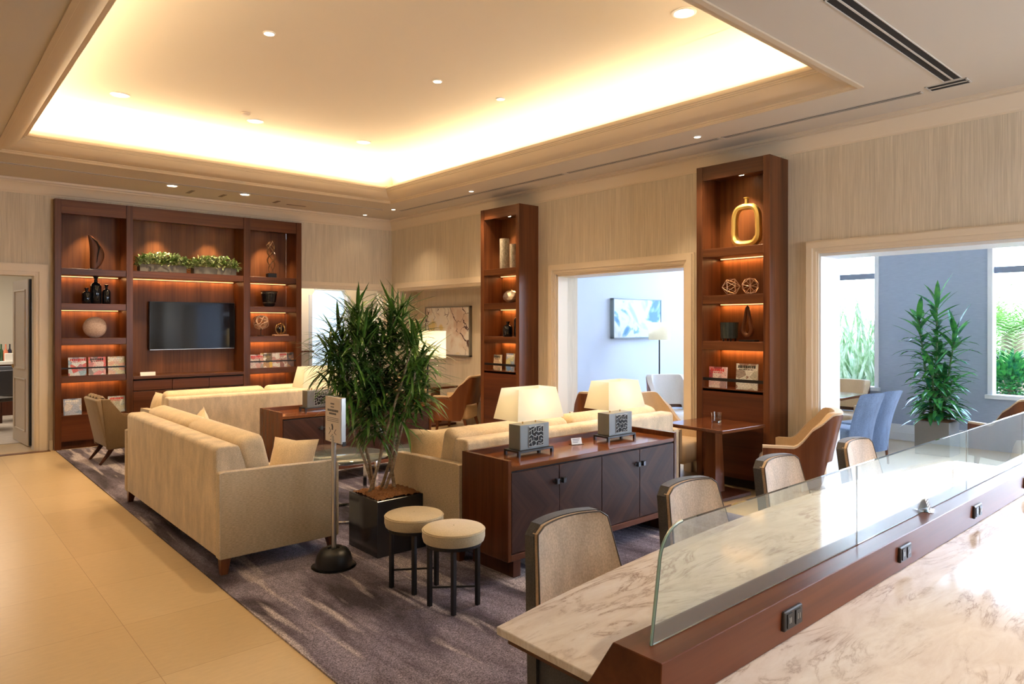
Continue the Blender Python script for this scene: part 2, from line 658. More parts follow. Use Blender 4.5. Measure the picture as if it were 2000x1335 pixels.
# right wall, thick, with niche and two wide openings
b = BM()
box(b, XW, XO, 10.26, YW, 0, ZC)
box(b, XW, XO, 7.0, 10.26, 2.17, ZC)
box(b, 6.80, XO, 7.0, 10.26, 0, 2.17)
box(b, XW, XO, 6.455, 7.0, 0, ZC)
box(b, XW, XO, 4.47, 6.455, 2.25, ZC)
box(b, XW, XO, 2.98, 4.47, 0, ZC)
box(b, XW, XO, -1.2, 2.98, 2.262, ZC)
box(b, XW, XO, -3.6, -1.2, 0, ZC)
struct('wall_right', b, wall_m)
b = BM(); box(b, -3.4, -3.2, -3.6, 17, 0, ZC); struct('wall_left', b, wall_m)
b = BM()
box(b, -3.2, 3.4, -3.8, -3.6, 0, ZC); box(b, 5.9, XO, -3.8, -3.6, 0, ZC); box(b, 3.4, 5.9, -3.8, -3.6, 0, .9); box(b, 3.4, 5.9, -3.8, -3.6, 2.5, ZC)
struct('wall_front', b, wall_m)
b = BM()  # unseen window behind the camera, added to bring daylight to the near side
for xx in (3.4, 4.62, 5.85):
    box(b, xx, xx + .05, -3.74, -3.66, .9, 2.5)
box(b, 3.4, 5.9, -3.74, -3.66, .9, .95); box(b, 3.4, 5.9, -3.74, -3.66, 2.45, 2.5)
w3 = struct('window_3', b, TRIMW)
# white jamb linings of the openings
b = BM()
box(b, XW + .004, XO + .005, 2.965, 2.985, 0, 2.262)
box(b, XW + .002, XO + .005, -1.2, 2.98, 2.235, 2.266)
struct('trim_jamb_sunroom', b, TRIMW)
b = BM()
box(b, XW + .002, XW + .18, 6.43, 6.458, 0, 2.25)
box(b, XW + .002, XO + .005, 4.47, 6.455, 2.225, 2.255)
struct('trim_jamb', b, TRIM)


def casing(name, plane, a0, a1, h, wdt=.12, side='x', floor=0, left=True, right=True, m=None):
    """stepped door casing round an opening; plane coordinate, opening a0..a1, height h"""
    b = BM()
    prof = ((0, wdt, .018), (.018, wdt - .02, .03), (.05, wdt - .015, .045))
    for p0, p1, t in prof:
        def bb(u0, u1, z0, z1):
            if side == 'x':
                box(b, plane - t, plane + .002, u0, u1, z0, z1)
            else:
                box(b, u0, u1, plane - t, plane + .002, z0, z1)
        if left:
            bb(a0 - p1, a0 - p0, 0, h + p1)
        if right:
            bb(a1 + p0, a1 + p1, 0, h + p1)
        bb(a0 - (p0 if left else 0), a1 + (p0 if right else 0), h + p0, h + p1)
    return struct(name, b, m or TRIM)


casing('trim_1', YW, -.5, 1.24, 2.21, .15, 'y')
casing('trim_2', YW, 4.73, 6.27, 2.185, .105, 'y', left=False)
casing('trim_3', XW, 7.62, 10.26, 2.17, .14, 'x', left=False)
casing('trim_4', XW, 4.47, 6.455, 2.25, .13, 'x')
casing('trim_5', XW, -1.2, 2.98, 2.262, .12, 'x')


# crown moulding round the room
def sweep_rect(b, x0, x1, y0, y1, prof, inward=1):
    rings = []
    for o, z in prof:
        rings.append([b.verts.new(p) for p in ((x0 + o, y0 + o, z), (x1 - o, y0 + o, z), (x1 - o, y1 - o, z), (x0 + o, y1 - o, z))])
    for a, c in zip(rings, rings[1:]):
        for i in range(4):
            b.faces.new((a[i], a[(i + 1) % 4], c[(i + 1) % 4], c[i]))


b = BM()
sweep_rect(b, -3.2, XW, -3.6, YW, [(0, 3.235), (.012, 3.235), (.012, 3.25), (.02, 3.256), (.024, 3.27), (.04, 3.31), (.062, 3.345), (.085, 3.362), (.085, 3.378), (.105, 3.384), (.11, 3.41)])
struct('trim_crown', b, TRIM, smooth=True)

# ceiling with coffer
b = BM()
cx0, cx1, cy0, cy1 = .75, 5.45, 2.24, 8.94
box(b, -3.4, cx0, -3.8, YW + T, ZC, ZC + .12)
box(b, cx1, XW + .4, -3.8, YW + T, ZC, ZC + .12)
box(b, cx0, cx1, -3.8, cy0, ZC, ZC + .12)
box(b, cx0, cx1, cy1, YW + T, ZC, ZC + .12)
struct('ceiling', b, CEIL)
ZU = 3.98
b = BM()
o_ = .16
box(b, cx0 - o_, cx1 + o_, cy0 - o_, cy1 + o_, ZU, ZU + .1)
box(b, cx0 - o_ - .05, cx0 - o_, cy0 - o_, cy1 + o_, ZC + .1, ZU)
box(b, cx1 + o_, cx1 + o_ + .05, cy0 - o_, cy1 + o_, ZC + .1, ZU)
box(b, cx0 - o_, cx1 + o_, cy0 - o_ - .05, cy0 - o_, ZC + .1, ZU)
box(b, cx0 - o_, cx1 + o_, cy1 + o_, cy1 + o_ + .05, ZC + .1, ZU)
struct('ceiling_coffer', b, CEILUP)
b = BM()
sweep_rect(b, cx0, cx1, cy0, cy1, [(-.159 + .62 * (1 - math.cos(k * PI / 28)), 3.56 + .418 * math.sin(k * PI / 28)) for k in range(15)])
struct('trim_cove', b, CEILUP, smooth=True)
b = BM()
sweep_rect(b, cx0, cx1, cy0, cy1, [(-.045, 3.411), (-.045, 3.398), (-.012, 3.394), (-.008, 3.402), (0, 3.402), (.004, 3.412), (.02, 3.414), (.024, 3.424),
                                  (.04, 3.427), (.075, 3.442), (.11, 3.463), (.142, 3.49), (.162, 3.513), (.170, 3.526), (.182, 3.528), (.186, 3.537), (.196, 3.54), (.200, 3.55), (.215, 3.553), (.222, 3.562), (.222, 3.585), (.19, 3.585), (.19, 3.56), (-.16, 3.55)])
struct('trim_coffer', b, MOULD, smooth=True)

# baseboards
b = BM(); box(b, 1.395, 1.44, YW - .02, YW, 0, .12); struct('baseboard_back', b, TRIM)
b = BM(); box(b, XW - .02, XW, 3.11, 3.28, 0, .12); box(b, XW - .02, XW, 4.09, 4.34, 0, .12); struct('baseboard_right', b, TRIM)

# sunroom shell
b = BM()
box(b, SX, SX + .2, 2.63, 3.94, 0, SZ)
box(b, SX, SX + .2, -3.6, 2.63, 0, .66)
box(b, SX, SX + .2, 3.94, SY, 0, .66)
box(b, SX, SX + .2, -3.6, 2.63, 3.42, SZ)
box(b, SX, SX + .2, 3.94, SY, 3.42, SZ)
struct('wall_sunroom_window', b, BLUEWALL)
b = BM(); box(b, XO, SX + .2, SY, SY + .2, 0, SZ); struct('wall_sunroom_end', b, PALEWALL)
b = BM(); box(b, XO, SX + .2, -3.8, -3.6, 0, SZ); struct('wall_sunroom_front', b, PALEWALL)
b = BM(); box(b, XO, SX + .2, -3.8, SY + .2, SZ, SZ + .1); box(b, XO, XO + .02, -3.8, SY + .2, ZC, SZ); struct('ceiling_sunroom', b, TRIMW)
b = BM(); box(b, SX - .018, SX, 2.63, 3.94, 0, .22, .004); box(b, SX - .03, SX, 2.63, 3.94, .10, .112); struct('baseboard_sunroom', b, TRIMW)


def window(n, y0, y1, mull):
    b = BM()
    x = SX + .05
    f = .055
    box(b, SX - .02, x + .08, y0, y0 + f, .70, 3.42)
    box(b, SX - .02, x + .08, y1 - f, y1, .70, 3.42)
    box(b, SX - .02, x + .08, y0, y1, 3.36, 3.42)
    box(b, SX - .06, x + .08, y0 - .02, y1 + .02, .66, .71)
    o = struct('window_%d' % n, b, TRIMW)
    b = BM(); box(b, x, x + .06, y0 + f, y1 - f, 2.25, 2.33)
    for mu in mull:
        box(b, x, x + .05, mu - .025, mu + .025, .71, 3.36)
    link('window_transom', b, mat('blue_grey_aluminium', (.22, .26, .33), .4), o)
    b = BM(); box(b, x + .02, x + .026, y0 + f, y1 - f, .71, 3.36)
    link('window_pane', b, WINGL, o)


window(1, -3.0, 2.63, (.9, -1.1))
window(2, 3.94, 6.7, (5.2,))

# room behind the left doorway
b = BM(); box(b, -3.2, 4.2, 16.9, 17, 0, 2.9); box(b, 4.2, 4.3, YW + .32, 17, 0, 2.9)
struct('wall_bar_room', b, mat('bar_room_wall', (.62, .58, .50), .8))
b = BM(); box(b, -3.2, 4.3, YW + .32, 17, 2.9, 3.0); struct('ceiling_bar_room', b, CEIL)
# corridor behind the second doorway: partition with a chamfered opening, daylit room past it
b = BM()
Ya = 12.0
x0, x1 = 5.645, 6.36
box(b, 4.3, x0, Ya, Ya + .12, 0, 3)
box(b, x1, 8.6, Ya, Ya + .12, 0, 3)
box(b, x0, x1, Ya, Ya + .12, 2.235, 3)
prism(b, [(x0, 2.235), (x0 + .075, 2.235), (x0, 2.13)], Ya, Ya + .12, 'y')
prism(b, [(x1, 2.235), (x1, 2.12), (x1 - .06, 2.235)], Ya, Ya + .12, 'y')
struct('wall_corridor', b, mat('corridor_wall', (.60, .54, .45), .8))
b = BM()
for (a0, a1, c0, c1) in ((x0 - .06, x0, 0, 2.14), (x1, x1 + .06, 0, 2.14), (x0 + .05, x1 - .05, 2.235, 2.29)):
    box(b, a0, a1, Ya - .02, Ya, c0, c1)
struct('trim_corridor', b, mat('grey_frame_paint', (.45, .47, .50), .5))
b = BM()
box(b, 4.3, 8.6, 15.5, 15.6, 0, 3); box(b, 8.6, 8.7, YW + T, 15.6, 0, 3); box(b, XW + .4, 8.7, YW + .1, YW + T, 0, 3)
box(b, 4.3, 4.4, Ya + .12, 15.6, 0, 3)
struct('wall_lobby', b, mat('lobby_wall', (.76, .80, .86), .8))
b = BM(); box(b, 4.75, 8.7, YW + T, 15.6, 3, 3.1); struct('ceiling_lobby', b, CEIL)
b = BM(); box(b, XO, 8.7, YW + T, 15.6, -.1, 0); struct('floor_lobby', b, SUNFLOOR)
light('lobby_daylight', 'AREA', (6.6, 14.0, 2.9), 62, (.62, .82, 1), shape='RECTANGLE', size=2.5, size_y=2)
light('corridor_light', 'POINT', (5.6, 11.3, 2.7), 22, WARM2, shadow_soft_size=.1)
light('bar_room_light', 'AREA', (.6, 14.2, 2.85), 60, (1, .86, .68), shape='RECTANGLE', size=2.5, size_y=2.5)

# ceiling air diffusers
FRAME = mat('diffuser_frame', (.62, .58, .52), .5)


def diffuser(x0, x1, y0, y1, label, n=2):
    cx, cy = (x0 + x1) / 2, (y0 + y1) / 2
    t = thing('air_diffuser', label, 'air vent', (cx, cy, ZC))
    dx, dy = (x1 - x0) / 2, (y1 - y0) / 2
    b = BM()
    if dx > dy:
        k = dy / (n * 1.6)
        for j in range(n + 1):
            yy = -dy + 2 * dy * j / n
            e = .22 * dy / n
            box(b, -dx, dx, max(-dy, yy - e), min(dy, yy + e), -.006, .0)
        box(b, -dx, -dx + .012, -dy, dy, -.006, 0); box(b, dx - .012, dx, -dy, dy, -.006, 0)
    else:
        for j in range(n + 1):
            xx = -dx + 2 * dx * j / n
            e = .22 * dx / n
            box(b, max(-dx, xx - e), min(dx, xx + e), -dy, dy, -.006, .0)
        box(b, -dx, dx, -dy, -dy + .012, -.006, 0); box(b, -dx, dx, dy - .012, dy, -.006, 0)
    link('frame', b, FRAME, t)
    b = BM(); box(b, -dx + .01, dx - .01, -dy + .003, dy - .003, -.003, -.0005); link('slot', b, DARK, t)


diffuser(-1.2, 5.72, 9.56, 9.60, 'long thin slot diffuser in the ceiling nearest the television shelving', 1)
diffuser(5.94, 6.0, 5.85, 9.52, 'slot diffuser over the far end of the right hand wall')
diffuser(5.94, 6.0, 3.74, 5.80, 'slot diffuser in ceiling above the nearer opening beside the gold vase shelf')
diffuser(5.94, 6.0, 1.95, 3.70, 'slot diffuser in ceiling above wide sunroom opening')
diffuser(5.86, 6.0, 1.62, 1.90, 'short corner piece of the ceiling slot diffuser')
diffuser(3.86, 5.84, 1.64, 1.76, 'broad double slot diffuser at top right of the picture')
diffuser(1.8, 3.82, 1.64, 1.76, 'broad double slot diffuser cut off by the top edge of the picture')
# access hatches / linear grilles by the shelving
for i, (x, y, wd, dp) in enumerate(((2.95, 10.02, .05, .26), (3.38, 10.02, .05, .22), (4.15, 10.0, .05, .2), (4.5, 10.1, .3, .04))):
    b = BM(); box(b, x - wd / 2, x + wd / 2, y - dp / 2, y + dp / 2, ZC - .004, ZC)  # each grille is one flat dark panel
    tag(link('ceiling_grille', b, mat('grille_dark', (.22, .17, .12), .8)), ('small dark ceiling grille, leftmost above the television shelving', 'small dark ceiling grille, second from the left above the television shelving', 'small dark ceiling grille, third from the left above the shelving', 'small ceiling grille lying crosswise, rightmost above the shelving')[i], 'vent', 'ceiling grilles')


def downlight(x, y, z, r, e, label, group):
    t = thing('downlight', label, 'ceiling light', (x, y, z), 0, group)
    b = BM(); lathe(b, [(r * 1.25, 0), (r * 1.25, -.006), (r, -.010), (r * .96, -.004)], 28, cap=False); link('trim_ring', b, mat('ring_white', (.8, .76, .7), .4), t, True)
    b = BM(); lathe(b, [(.001, -.004), (r * .97, -.004)], 28, cap=False); link('lens', b, LENS, t)
    if e:
        light('downlight_beam', 'SPOT', (0, 0, -.03), e, WARM, t, spot_size=R(105), spot_blend=.8, shadow_soft_size=r)


DL = 95
for x, y, l in ((1.69, 8.08, 'large round downlight in the coffer, left of the far row'), (3.1, 8.08, 'large round downlight in the coffer, middle of the far row'), (4.52, 8.08, 'large round downlight in the coffer, right of the far row'), (4.48, 3.11, 'large round downlight near the top edge, nearest the camera')):
    downlight(x, y, ZU, .075, DL, l, 'large coffer downlights')
for x, y, l in ((2.25, 5.57, 'small downlight in the coffer, left of the middle row'), (3.93, 5.58, 'small downlight in the middle of the coffer'), (4.74, 5.58, 'small downlight in the coffer, right of the middle row')):
    downlight(x, y, ZU, .04, DL * .8, l, 'small coffer downlights')
for x, y, l in ((2.637, 9.72, 'round ceiling downlight before the television shelving, left'), (3.574, 9.70, 'round ceiling downlight before the television shelving, right')):
    downlight(x, y, ZC, .06, DL * .7, l, 'downlights by the television shelving')
for x, y, e, l in ((5.80, 9.43, 22, 'tiny downlight at the ceiling corner inside the diffuser line'), (5.73, 10.2, 2, 'tiny downlight above the far right doorway'), (5.80, 7.44, 60, 'tiny downlight above the slim middle bookcase'), (5.75, 3.84, 55, 'tiny downlight above the gold vase bookcase')):
    downlight(x, y, ZC, .032, e, l, 'tiny perimeter downlights')
for x, y, l in ((-1.2, 2.5, 'nearest the left wall'), (-1.2, 6.0, 'midway along the left wall'), (-.4, 9.3, 'before the left doorway'), (1.2, -.6, 'just behind the camera'), (3.6, .2, 'over the camera side of the marble table'), (5.6, .2, 'over the far right end of the marble table'), (.2, 4.4, 'over the middle of the aisle')):  # unseen downlights outside the view, added as fill
    downlight(x, y, ZC, .06, 66 if y < 1 else 42, 'added unseen fill downlight in the lower ceiling ' + l, 'added fill downlights')
t = thing('smoke_detector', 'small white smoke detector on the coffer beside middle downlight', 'smoke detector', (2.9, 7.85, ZU))
b = BM(); lathe(b, [(.05, 0), (.048, -.02), (.02, -.03)], 24); link('housing', b, CEILUP, t, True)
b = BM(); tube(b, [(.036 * math.cos(a * PI / 8), .036 * math.sin(a * PI / 8), -.024) for a in range(16)], .003, 6, True); link('vent_ring', b, FRAME, t)

# left doorway: open panelled door leaf swung back into the next room
t = thing('door_1', 'x', 'door', (1.245, YW + .43, 0))
for k in ('label', 'category'):
    del t[k]
t['kind'] = 'structure'
b = BM()
box(b, -.022, .022, 0, .86, .01, 2.19)
for z0, z1 in ((.18, .88), (1.0, 2.06)):
    for (a, c, e, f) in ((.12, .74, z0, z0 + .02), (.12, .74, z1 - .02, z1), (.12, .14, z0, z1), (.72, .74, z0, z1)):
        box(b, -.034, -.02, a, c, e, f, .004)
link('leaf', b, DOORP, t)
b = BM(); box(b, -.01, .01, -.06, -.002, .02, 2.19); link('gap_shade_strip', b, DARK, t)  # dark strip stands for the shaded gap between leaf and jamb
b = BM(); lathe(b, [(.008, 0), (.02, .03), (.02, .05)], 12, (-.03, .80, 1.0)); link('door_stop', b, BRASS, t)
t.rotation_euler = (0, 0, R(5))

# ================================================================== BUILT-IN SHELVING
def shelf_light(x0, x1, y0, y1, z, parent, e, tilt):
    dx, dy = x1 - x0, y1 - y0
    b = BM(); box(b, x0, x1, y0, y1, z - .004, z)
    link('led_strip', b, LEDM, parent)
    light('shelf_led', 'AREA', ((x0 + x1) / 2, (y0 + y1) / 2, z - .008), e, ORANGE, parent, shape='RECTANGLE', size=dx, size_y=dy)


def covers_for(i):
    pal = [[(.75, .72, .66), (.70, .12, .10), (.25, .50, .66), (.80, .80, .78)],
           [(.80, .16, .14), (.78, .70, .66), (.12, .10, .10), (.75, .30, .30)],
           [(.60, .60, .30), (.78, .70, .50), (.75, .40, .25), (.55, .60, .55)],
           [(.75, .60, .55), (.20, .16, .14), (.80, .72, .60), (.60, .20, .16)],
           [(.80, .55, .12), (.12, .10, .08), (.70, .40, .16), (.85, .80, .70)],
           [(.76, .74, .66), (.42, .40, .40), (.80, .78, .72), (.55, .30, .26)],
           [(.82, .78, .68), (.78, .76, .66), (.30, .12, .10), (.66, .60, .55)],
           [(.10, .09, .10), (.22, .14, .12), (.45, .25, .12), (.14, .12, .14)],
           [(.62, .66, .74), (.20, .32, .55), (.75, .72, .74), (.45, .52, .70)],
           [(.60, .66, .66), (.36, .45, .52), (.50, .50, .40), (.72, .76, .74)],
           [(.78, .76, .62), (.14, .13, .12), (.80, .66, .45), (.55, .40, .30)],
           [(.18, .36, .72), (.80, .70, .16), (.65, .55, .62), (.30, .40, .60)],
           [(.82, .68, .62), (.66, .06, .09), (.16, .10, .10), (.78, .52, .50)],
           [(.74, .72, .64), (.30, .16, .12), (.60, .62, .52), (.80, .78, .72)]]
    return cover('printed_cover_%d' % i, pal[i], i + 1.3, sc_=14)


def magazine(kind, x, y, z, wdt, h, facing, i, label, group, th=.008, lean=.10):
    """leaning cover; facing 'y' = faces -Y, 'x' = faces -X"""
    t = thing(kind, label, kind, (x, y, z), 0 if facing == 'y' else R(-90), group)
    M = Matrix.Rotation(-lean, 4, 'X')
    b = BM(); box(b, -wdt / 2, wdt / 2, 0, th, 0, h); bmesh.ops.transform(b, matrix=M, verts=b.verts[:])
    link('pages', b, PAPER, t)
    b = BM(); box(b, -wdt / 2, wdt / 2, -.0015, -.0002, 0, h); bmesh.ops.transform(b, matrix=M, verts=b.verts[:])
    link('cover', b, covers_for(i), t)
    tm = (mat('title_red', (.62, .05, .05), .5), mat('title_white', (.85, .83, .8), .5), mat('title_black', (.03, .03, .03), .5))[(i * 2) % 3]
    b = BM()
    rnd = random.Random(i * 3 + 1)
    xx = -wdt / 2 + .02
    while xx < wdt / 2 - .03:
        q = rnd.uniform(.010, .022)
        box(b, xx, xx + q, -.0026, -.0012, h - .045, h - .018)
        xx += q + .005
    xx = -wdt / 2 + .03
    while xx < wdt / 2 - .05:
        q = rnd.uniform(.01, .03)
        box(b, xx, xx + q, -.0026, -.0012, h - .062, h - .054)
        xx += q + .006
    bmesh.ops.transform(b, matrix=M, verts=b.verts[:])
    link('title', b, tm, t)
    return t


unit = thing('wall_unit', 'wide dark walnut built-in shelving with recessed television bay on far wall', 'wall unit', (0, 0, 0))
YF, YB = 10.407, 10.80
xs = (1.443, 1.514, 2.254, 2.334, 3.817, 3.917, 4.64, 4.724)
for i in range(4):
    b = BM(); box(b, xs[2 * i], xs[2 * i + 1], YF, YB, 0, 3.195, .002, 1); link('upright', b, W_V, unit)
b = BM(); box(b, xs[1], xs[6], YB, YB + .03, 0, 3.18); link('back_panel', b, wood('walnut_back', 'z', (.085, .026, .007), (.20, .072, .021), .45), unit)
for (a, c) in ((1, 2), (3, 4), (5, 6)):
    b = BM(); box(b, xs[a], xs[c], YF + .012, YF + .06, 3.02, 3.195); box(b, xs[a], xs[c], YF + .06, YB, 3.06, 3.10); link('header', b, W_X, unit)
for (a, c) in ((1, 2), (5, 6)):
    for z in (2.32, 1.87, 1.42, .935, ):
        b = BM(); box(b, xs[a], xs[c], YF + .01, YB, z - .085, z, .003, 1); sh = link('shelf', b, W_X, unit)
        shelf_light(xs[a] + .03, xs[c] - .03, YB - .05, YB - .03, z - .086, unit, .9, 0)
    b = BM(); box(b, xs[a], xs[c], YF + .01, YF + .05, .1, .43); box(b, xs[a], xs[c], YF + .05, YB, .40, .43); link('lower_panel', b, wood('walnut_lower', 'x', (.065, .018, .008), (.14, .042, .015)), unit)
    for z in (.95, .45):
        b = BM()
        if z > .5 or a == 1:
            box(b, xs[a], xs[c], YF + .02, YF + .026, z + .075, z + .095)
        else:
            b.free(); continue
        if z > .5:
            link('magazine_rail', b, BLACK, unit)
        else:
            b.free()
b = BM(); box(b, xs[3], xs[4], YF + .01, YB, 2.236, 2.325, .003, 1); link('shelf', b, W_X, unit)
shelf_light(xs[3] + .03, xs[4] - .03, YB - .05, YB - .03, 2.232, unit, 1.8, 0)
b = BM(); box(b, xs[3], xs[4], YF - .008, YB, .855, .896, .003, 1); link('counter', b, W_X, unit)
wd = (xs[4] - xs[3]) / 3
for i in range(3):
    b = BM(); box(b, xs[3] + i * wd + .003, xs[3] + (i + 1) * wd - .003, YF + .004, YF + .024, .70, .835, .002, 1); link('drawer', b, wood('walnut_lower', 'x'), unit)
    b = BM(); box(b, xs[3] + i * wd + .003, xs[3] + (i + 1) * wd - .003, YF + .004, YF + .024, .10, .69, .002, 1); link('cabinet_door', b, wood('walnut_lower', 'x'), unit)
b = BM(); box(b, xs[3], xs[4], YF + .03, YB, .02, .85); link('carcass', b, DARK, unit)
b = BM(); box(b, xs[0] + .02, xs[7] - .02, YF + .05, YF + .07, 0, .1); link('plinth', b, W_DK, unit)


def spot_in(parent, x, y, z, e=7):
    b = BM(); lathe(b, [(.001, 0), (.022, 0), (.03, -.002), (.032, 0)], 18, (x, y, z - .002), cap=False); link('spot_lens', b, LENS, parent)
    light('cabinet_spot', 'SPOT', (x, y, z - .02), e, WARM, parent, spot_size=R(80), spot_blend=.7, shadow_soft_size=.02)


for x in (1.88, 2.70, 3.42, 4.28):
    spot_in(unit, x, 10.60, 3.06, 34)

tv = thing('television', 'flat black wall mounted television in the centre of the shelving', 'television', (3.2, 10.73, 1.58))
b = BM(); box(b, -.593, .593, -.02, .05, -.345, .345, .006, 2); link('housing', b, BLKPL, tv)
b = BM(); box(b, -.583, .583, -.022, -.0195, -.335, .335); link('screen', b, SCREEN, tv)
b = BM(); box(b, -.583, .583, -.0235, -.019, -.343, -.337); link('bezel_strip', b, STEEL, tv)
b = BM(); box(b, -.2, .2, .05, .07, -.15, .15); link('wall_bracket', b, BLACK, tv)


def bookcase(y0, y1, label, name='bookcase'):
    t = thing(name, label, 'bookcase', (0, 0, 0))
    X0, X1 = 6.1, 6.45
    st = .068
    for a, c in ((y0, y0 + st), (y1 - st, y1)):
        b = BM(); box(b, X0, X1, a, c, 0, 3.195, .002, 1); link('side_panel', b, W_V, t)
    b = BM(); box(b, X1 - .02, X1 - .004, y0 + st, y1 - st, 0, 3.18); link('back_panel', b, MATS['walnut_back'], t)
    b = BM(); box(b, X0 + .01, X0 + .05, y0 + st, y1 - st, 3.055, 3.195); box(b, X0 + .05, X1, y0 + st, y1 - st, 3.09, 3.13); link('header', b, W_Y, t)
    for k, z in enumerate((2.36, 1.89, 1.43)):
        b = BM(); box(b, X0 + .008, X1 - .02, y0 + st, y1 - st, z - .085, z, .003, 1); link('shelf', b, W_Y, t)
        shelf_light(X1 - .06, X1 - .04, y0 + st + .03, y1 - st - .03, z - .086, t, .9, 0)
    b = BM(); box(b, X0 + .008, X1 - .02, y0 + st, y1 - st, .93, .955); box(b, X0 + .008, X0 + .03, y0 + st, y1 - st, .10, .965); link('lower_panel', b, wood('walnut_lower_cross', 'y', (.055, .014, .006), (.12, .035, .013)), t)
    b = BM(); box(b, X0 + .015, X0 + .021, y0 + st, y1 - st, 1.035, 1.065); link('magazine_rail', b, BLACK, t)
    b = BM(); box(b, X0 + .09, X0 + .11, y0 + .01, y1 - .01, 0, .1); link('plinth', b, DARK, t)
    spot_in(t, 6.27, (y0 + y1) / 2, 3.09, 26)
    return t


bookcase(3.284, 4.084, 'tall slim walnut bookcase holding the gold ring vase')
bookcase(6.80, 7.613, 'tall slim walnut bookcase with two grey cylinder vases, beside the niche')


# ------------------------------------------------------------------ shelf ornaments
def simple(name, label, cat, bm, m, loc, group=None, smooth=True, rotz=0):
    o = link(name, bm, m, None, smooth, loc)
    o.rotation_euler = (0, 0, rotz)
    return tag(o, label, cat, group)


# carved leaf sculpture
t = thing('wood_sculpture', 'carved reddish wooden leaf sculpture on top left shelf', 'sculpture', (1.90, 10.56, 2.32))
b = BM()
def fleaf(u, v):
    a = u * 2 * PI
    z = v
    wdt = .095 * math.sin(PI * min(1, (z * .86 + .10))) ** .7 * (1 - .25 * z)
    lean = -.03 + .05 * math.sin(z * PI)
    return (lean + wdt * math.cos(a) - .05 * z * z + .03, .032 * math.sin(a) * (1 - .5 * z), z * .44 + .015)
grid_sheet(b, fleaf, 24, 18)
link('carved_body', b, SCULPT, t, True)
b = BM(); tube(b, [(-.02, -.03, .42), (.03, -.036, .37), (.06, -.034, .30), (.045, -.036, .22), (.03, -.034, .10)], [.004, .01, .011, .007, .003], 8); link('carved_groove', b, DARK, t, True)
b = BM(); box(b, -.06, .09, -.04, .04, 0, .015, .003, 1); link('base', b, BLACK, t)


def bottle(loc, r, h, label, group):
    t = thing('bottle', label, 'bottle', loc, 0, group)
    b = BM(); lathe(b, [(r * .9, 0), (r, .01), (r, h * .62), (r * .8, h * .72), (r * .32, h * .78), (r * .3, h * .9), (r * .42, h * .91), (r * .42, h * .94)], 24); link('body', b, BLKGL, t, True)
    b = BM(); lathe(b, [(r * .28, h * .93), (r * .5, h * .96), (r * .5, h * .985), (r * .3, h)], 20); link('stopper', b, BLKGL, t, True)


bottle((1.925, 10.57, 1.87), .068, .37, 'tallest black glass bottle on the left second shelf', 'black bottles on the television shelving')
bottle((1.81, 10.52, 1.87), .055, .21, 'short black glass bottle at left of the tall one on the second shelf', 'black bottles on the television shelving')
bottle((2.045, 10.55, 1.87), .05, .26, 'medium black glass bottle standing right of the tall one on the second shelf', 'black bottles on the television shelving')
bottle((6.24, 7.19, 1.43), .065, .21, 'shorter black bottle on the slim middle bookcase', 'black bottles on the middle bookcase')
bottle((6.30, 7.02, 1.43), .075, .36, 'taller black bottle on the slim middle bookcase', 'black bottles on the middle bookcase')
b = BM()
bmesh.ops.create_uvsphere(b, u_segments=32, v_segments=20, radius=.14)
bmesh.ops.scale(b, vec=(1, .5, 1), verts=b.verts[:])
simple('stone_disc', 'round pinkish speckled stone disc on the left third shelf', 'ornament', b, STONE, (1.91, 10.55, 1.56))


def shelf_trough(x0, x1, label):
    cx = (x0 + x1) / 2
    t = thing('shelf_planter', label, 'planter', (cx, 10.54, 2.325), 0, 'leafy troughs above the television')
    hw = (x1 - x0) / 2
    b = BM()
    box(b, -hw, hw, -.08, .08, 0, .105, .004, 1)
    link('trough', b, CONC, t)
    b = BM()
    rnd = random.Random(int(x0 * 100))
    for k in range(1000):
        u = rnd.uniform(-1, 1)
        px = u * (hw + .03)
        py = rnd.uniform(-.15, .10)
        pz = .09 + rnd.random() ** .8 * .17 * (1 - .45 * u * u) * (1 if abs(u) < .95 else .4)
        if abs(u) > .9:
            pz -= rnd.uniform(0, .04)
        d = Vector((rnd.uniform(-1, 1) + u * .5, rnd.uniform(-1, .7), rnd.uniform(-.3, .9)))
        leaf(b, (px, py, pz), d, rnd.uniform(.04, .065), rnd.uniform(.025, .038), .5, 2)
    link('foliage', b, LEAF3, t)
    b = BM()
    for k in range(22):
        px = rnd.uniform(-hw * .9, hw * .9)
        tube(b, [(px, rnd.uniform(-.05, .05), .1), (px + rnd.uniform(-.05, .05), rnd.uniform(-.08, .08), .18)], .0025, 5)
    link('stems', b, LEAF4, t)


shelf_trough(2.43, 3.03, 'grey trough of variegated leafy plants, left of the two above the television')
shelf_trough(3.13, 3.73, 'grey trough of variegated leafy plants, right of the two above the television')

t = thing('wire_figure', 'slender twisted glass and wire figure on a black block, top right shelf', 'sculpture', (4.30, 10.56, 2.32))
b = BM(); box(b, -.07, .07, -.045, .045, 0, .07, .004, 1); link('base', b, BLACK, t)
b = BM()
for s in range(3):
    ph = s * 2.1
    tube(b, [(.06 * math.sin(k * .5 + ph) * (.5 + .5 * math.sin(k * PI / 14)), .02 * math.cos(k * .6 + ph), .07 + k * .036) for k in range(15)], [.004 + .006 * math.sin(k * PI / 14) for k in range(15)], 7)
tube(b, [(-.05, 0, .43), (-.075, 0, .50), (-.02, 0, .56), (.02, 0, .50), (.055, 0, .44)], .007, 7)
link('twisted_wire', b, mat('bronze_glass', (.30, .17, .09), .12, .7), t, True)

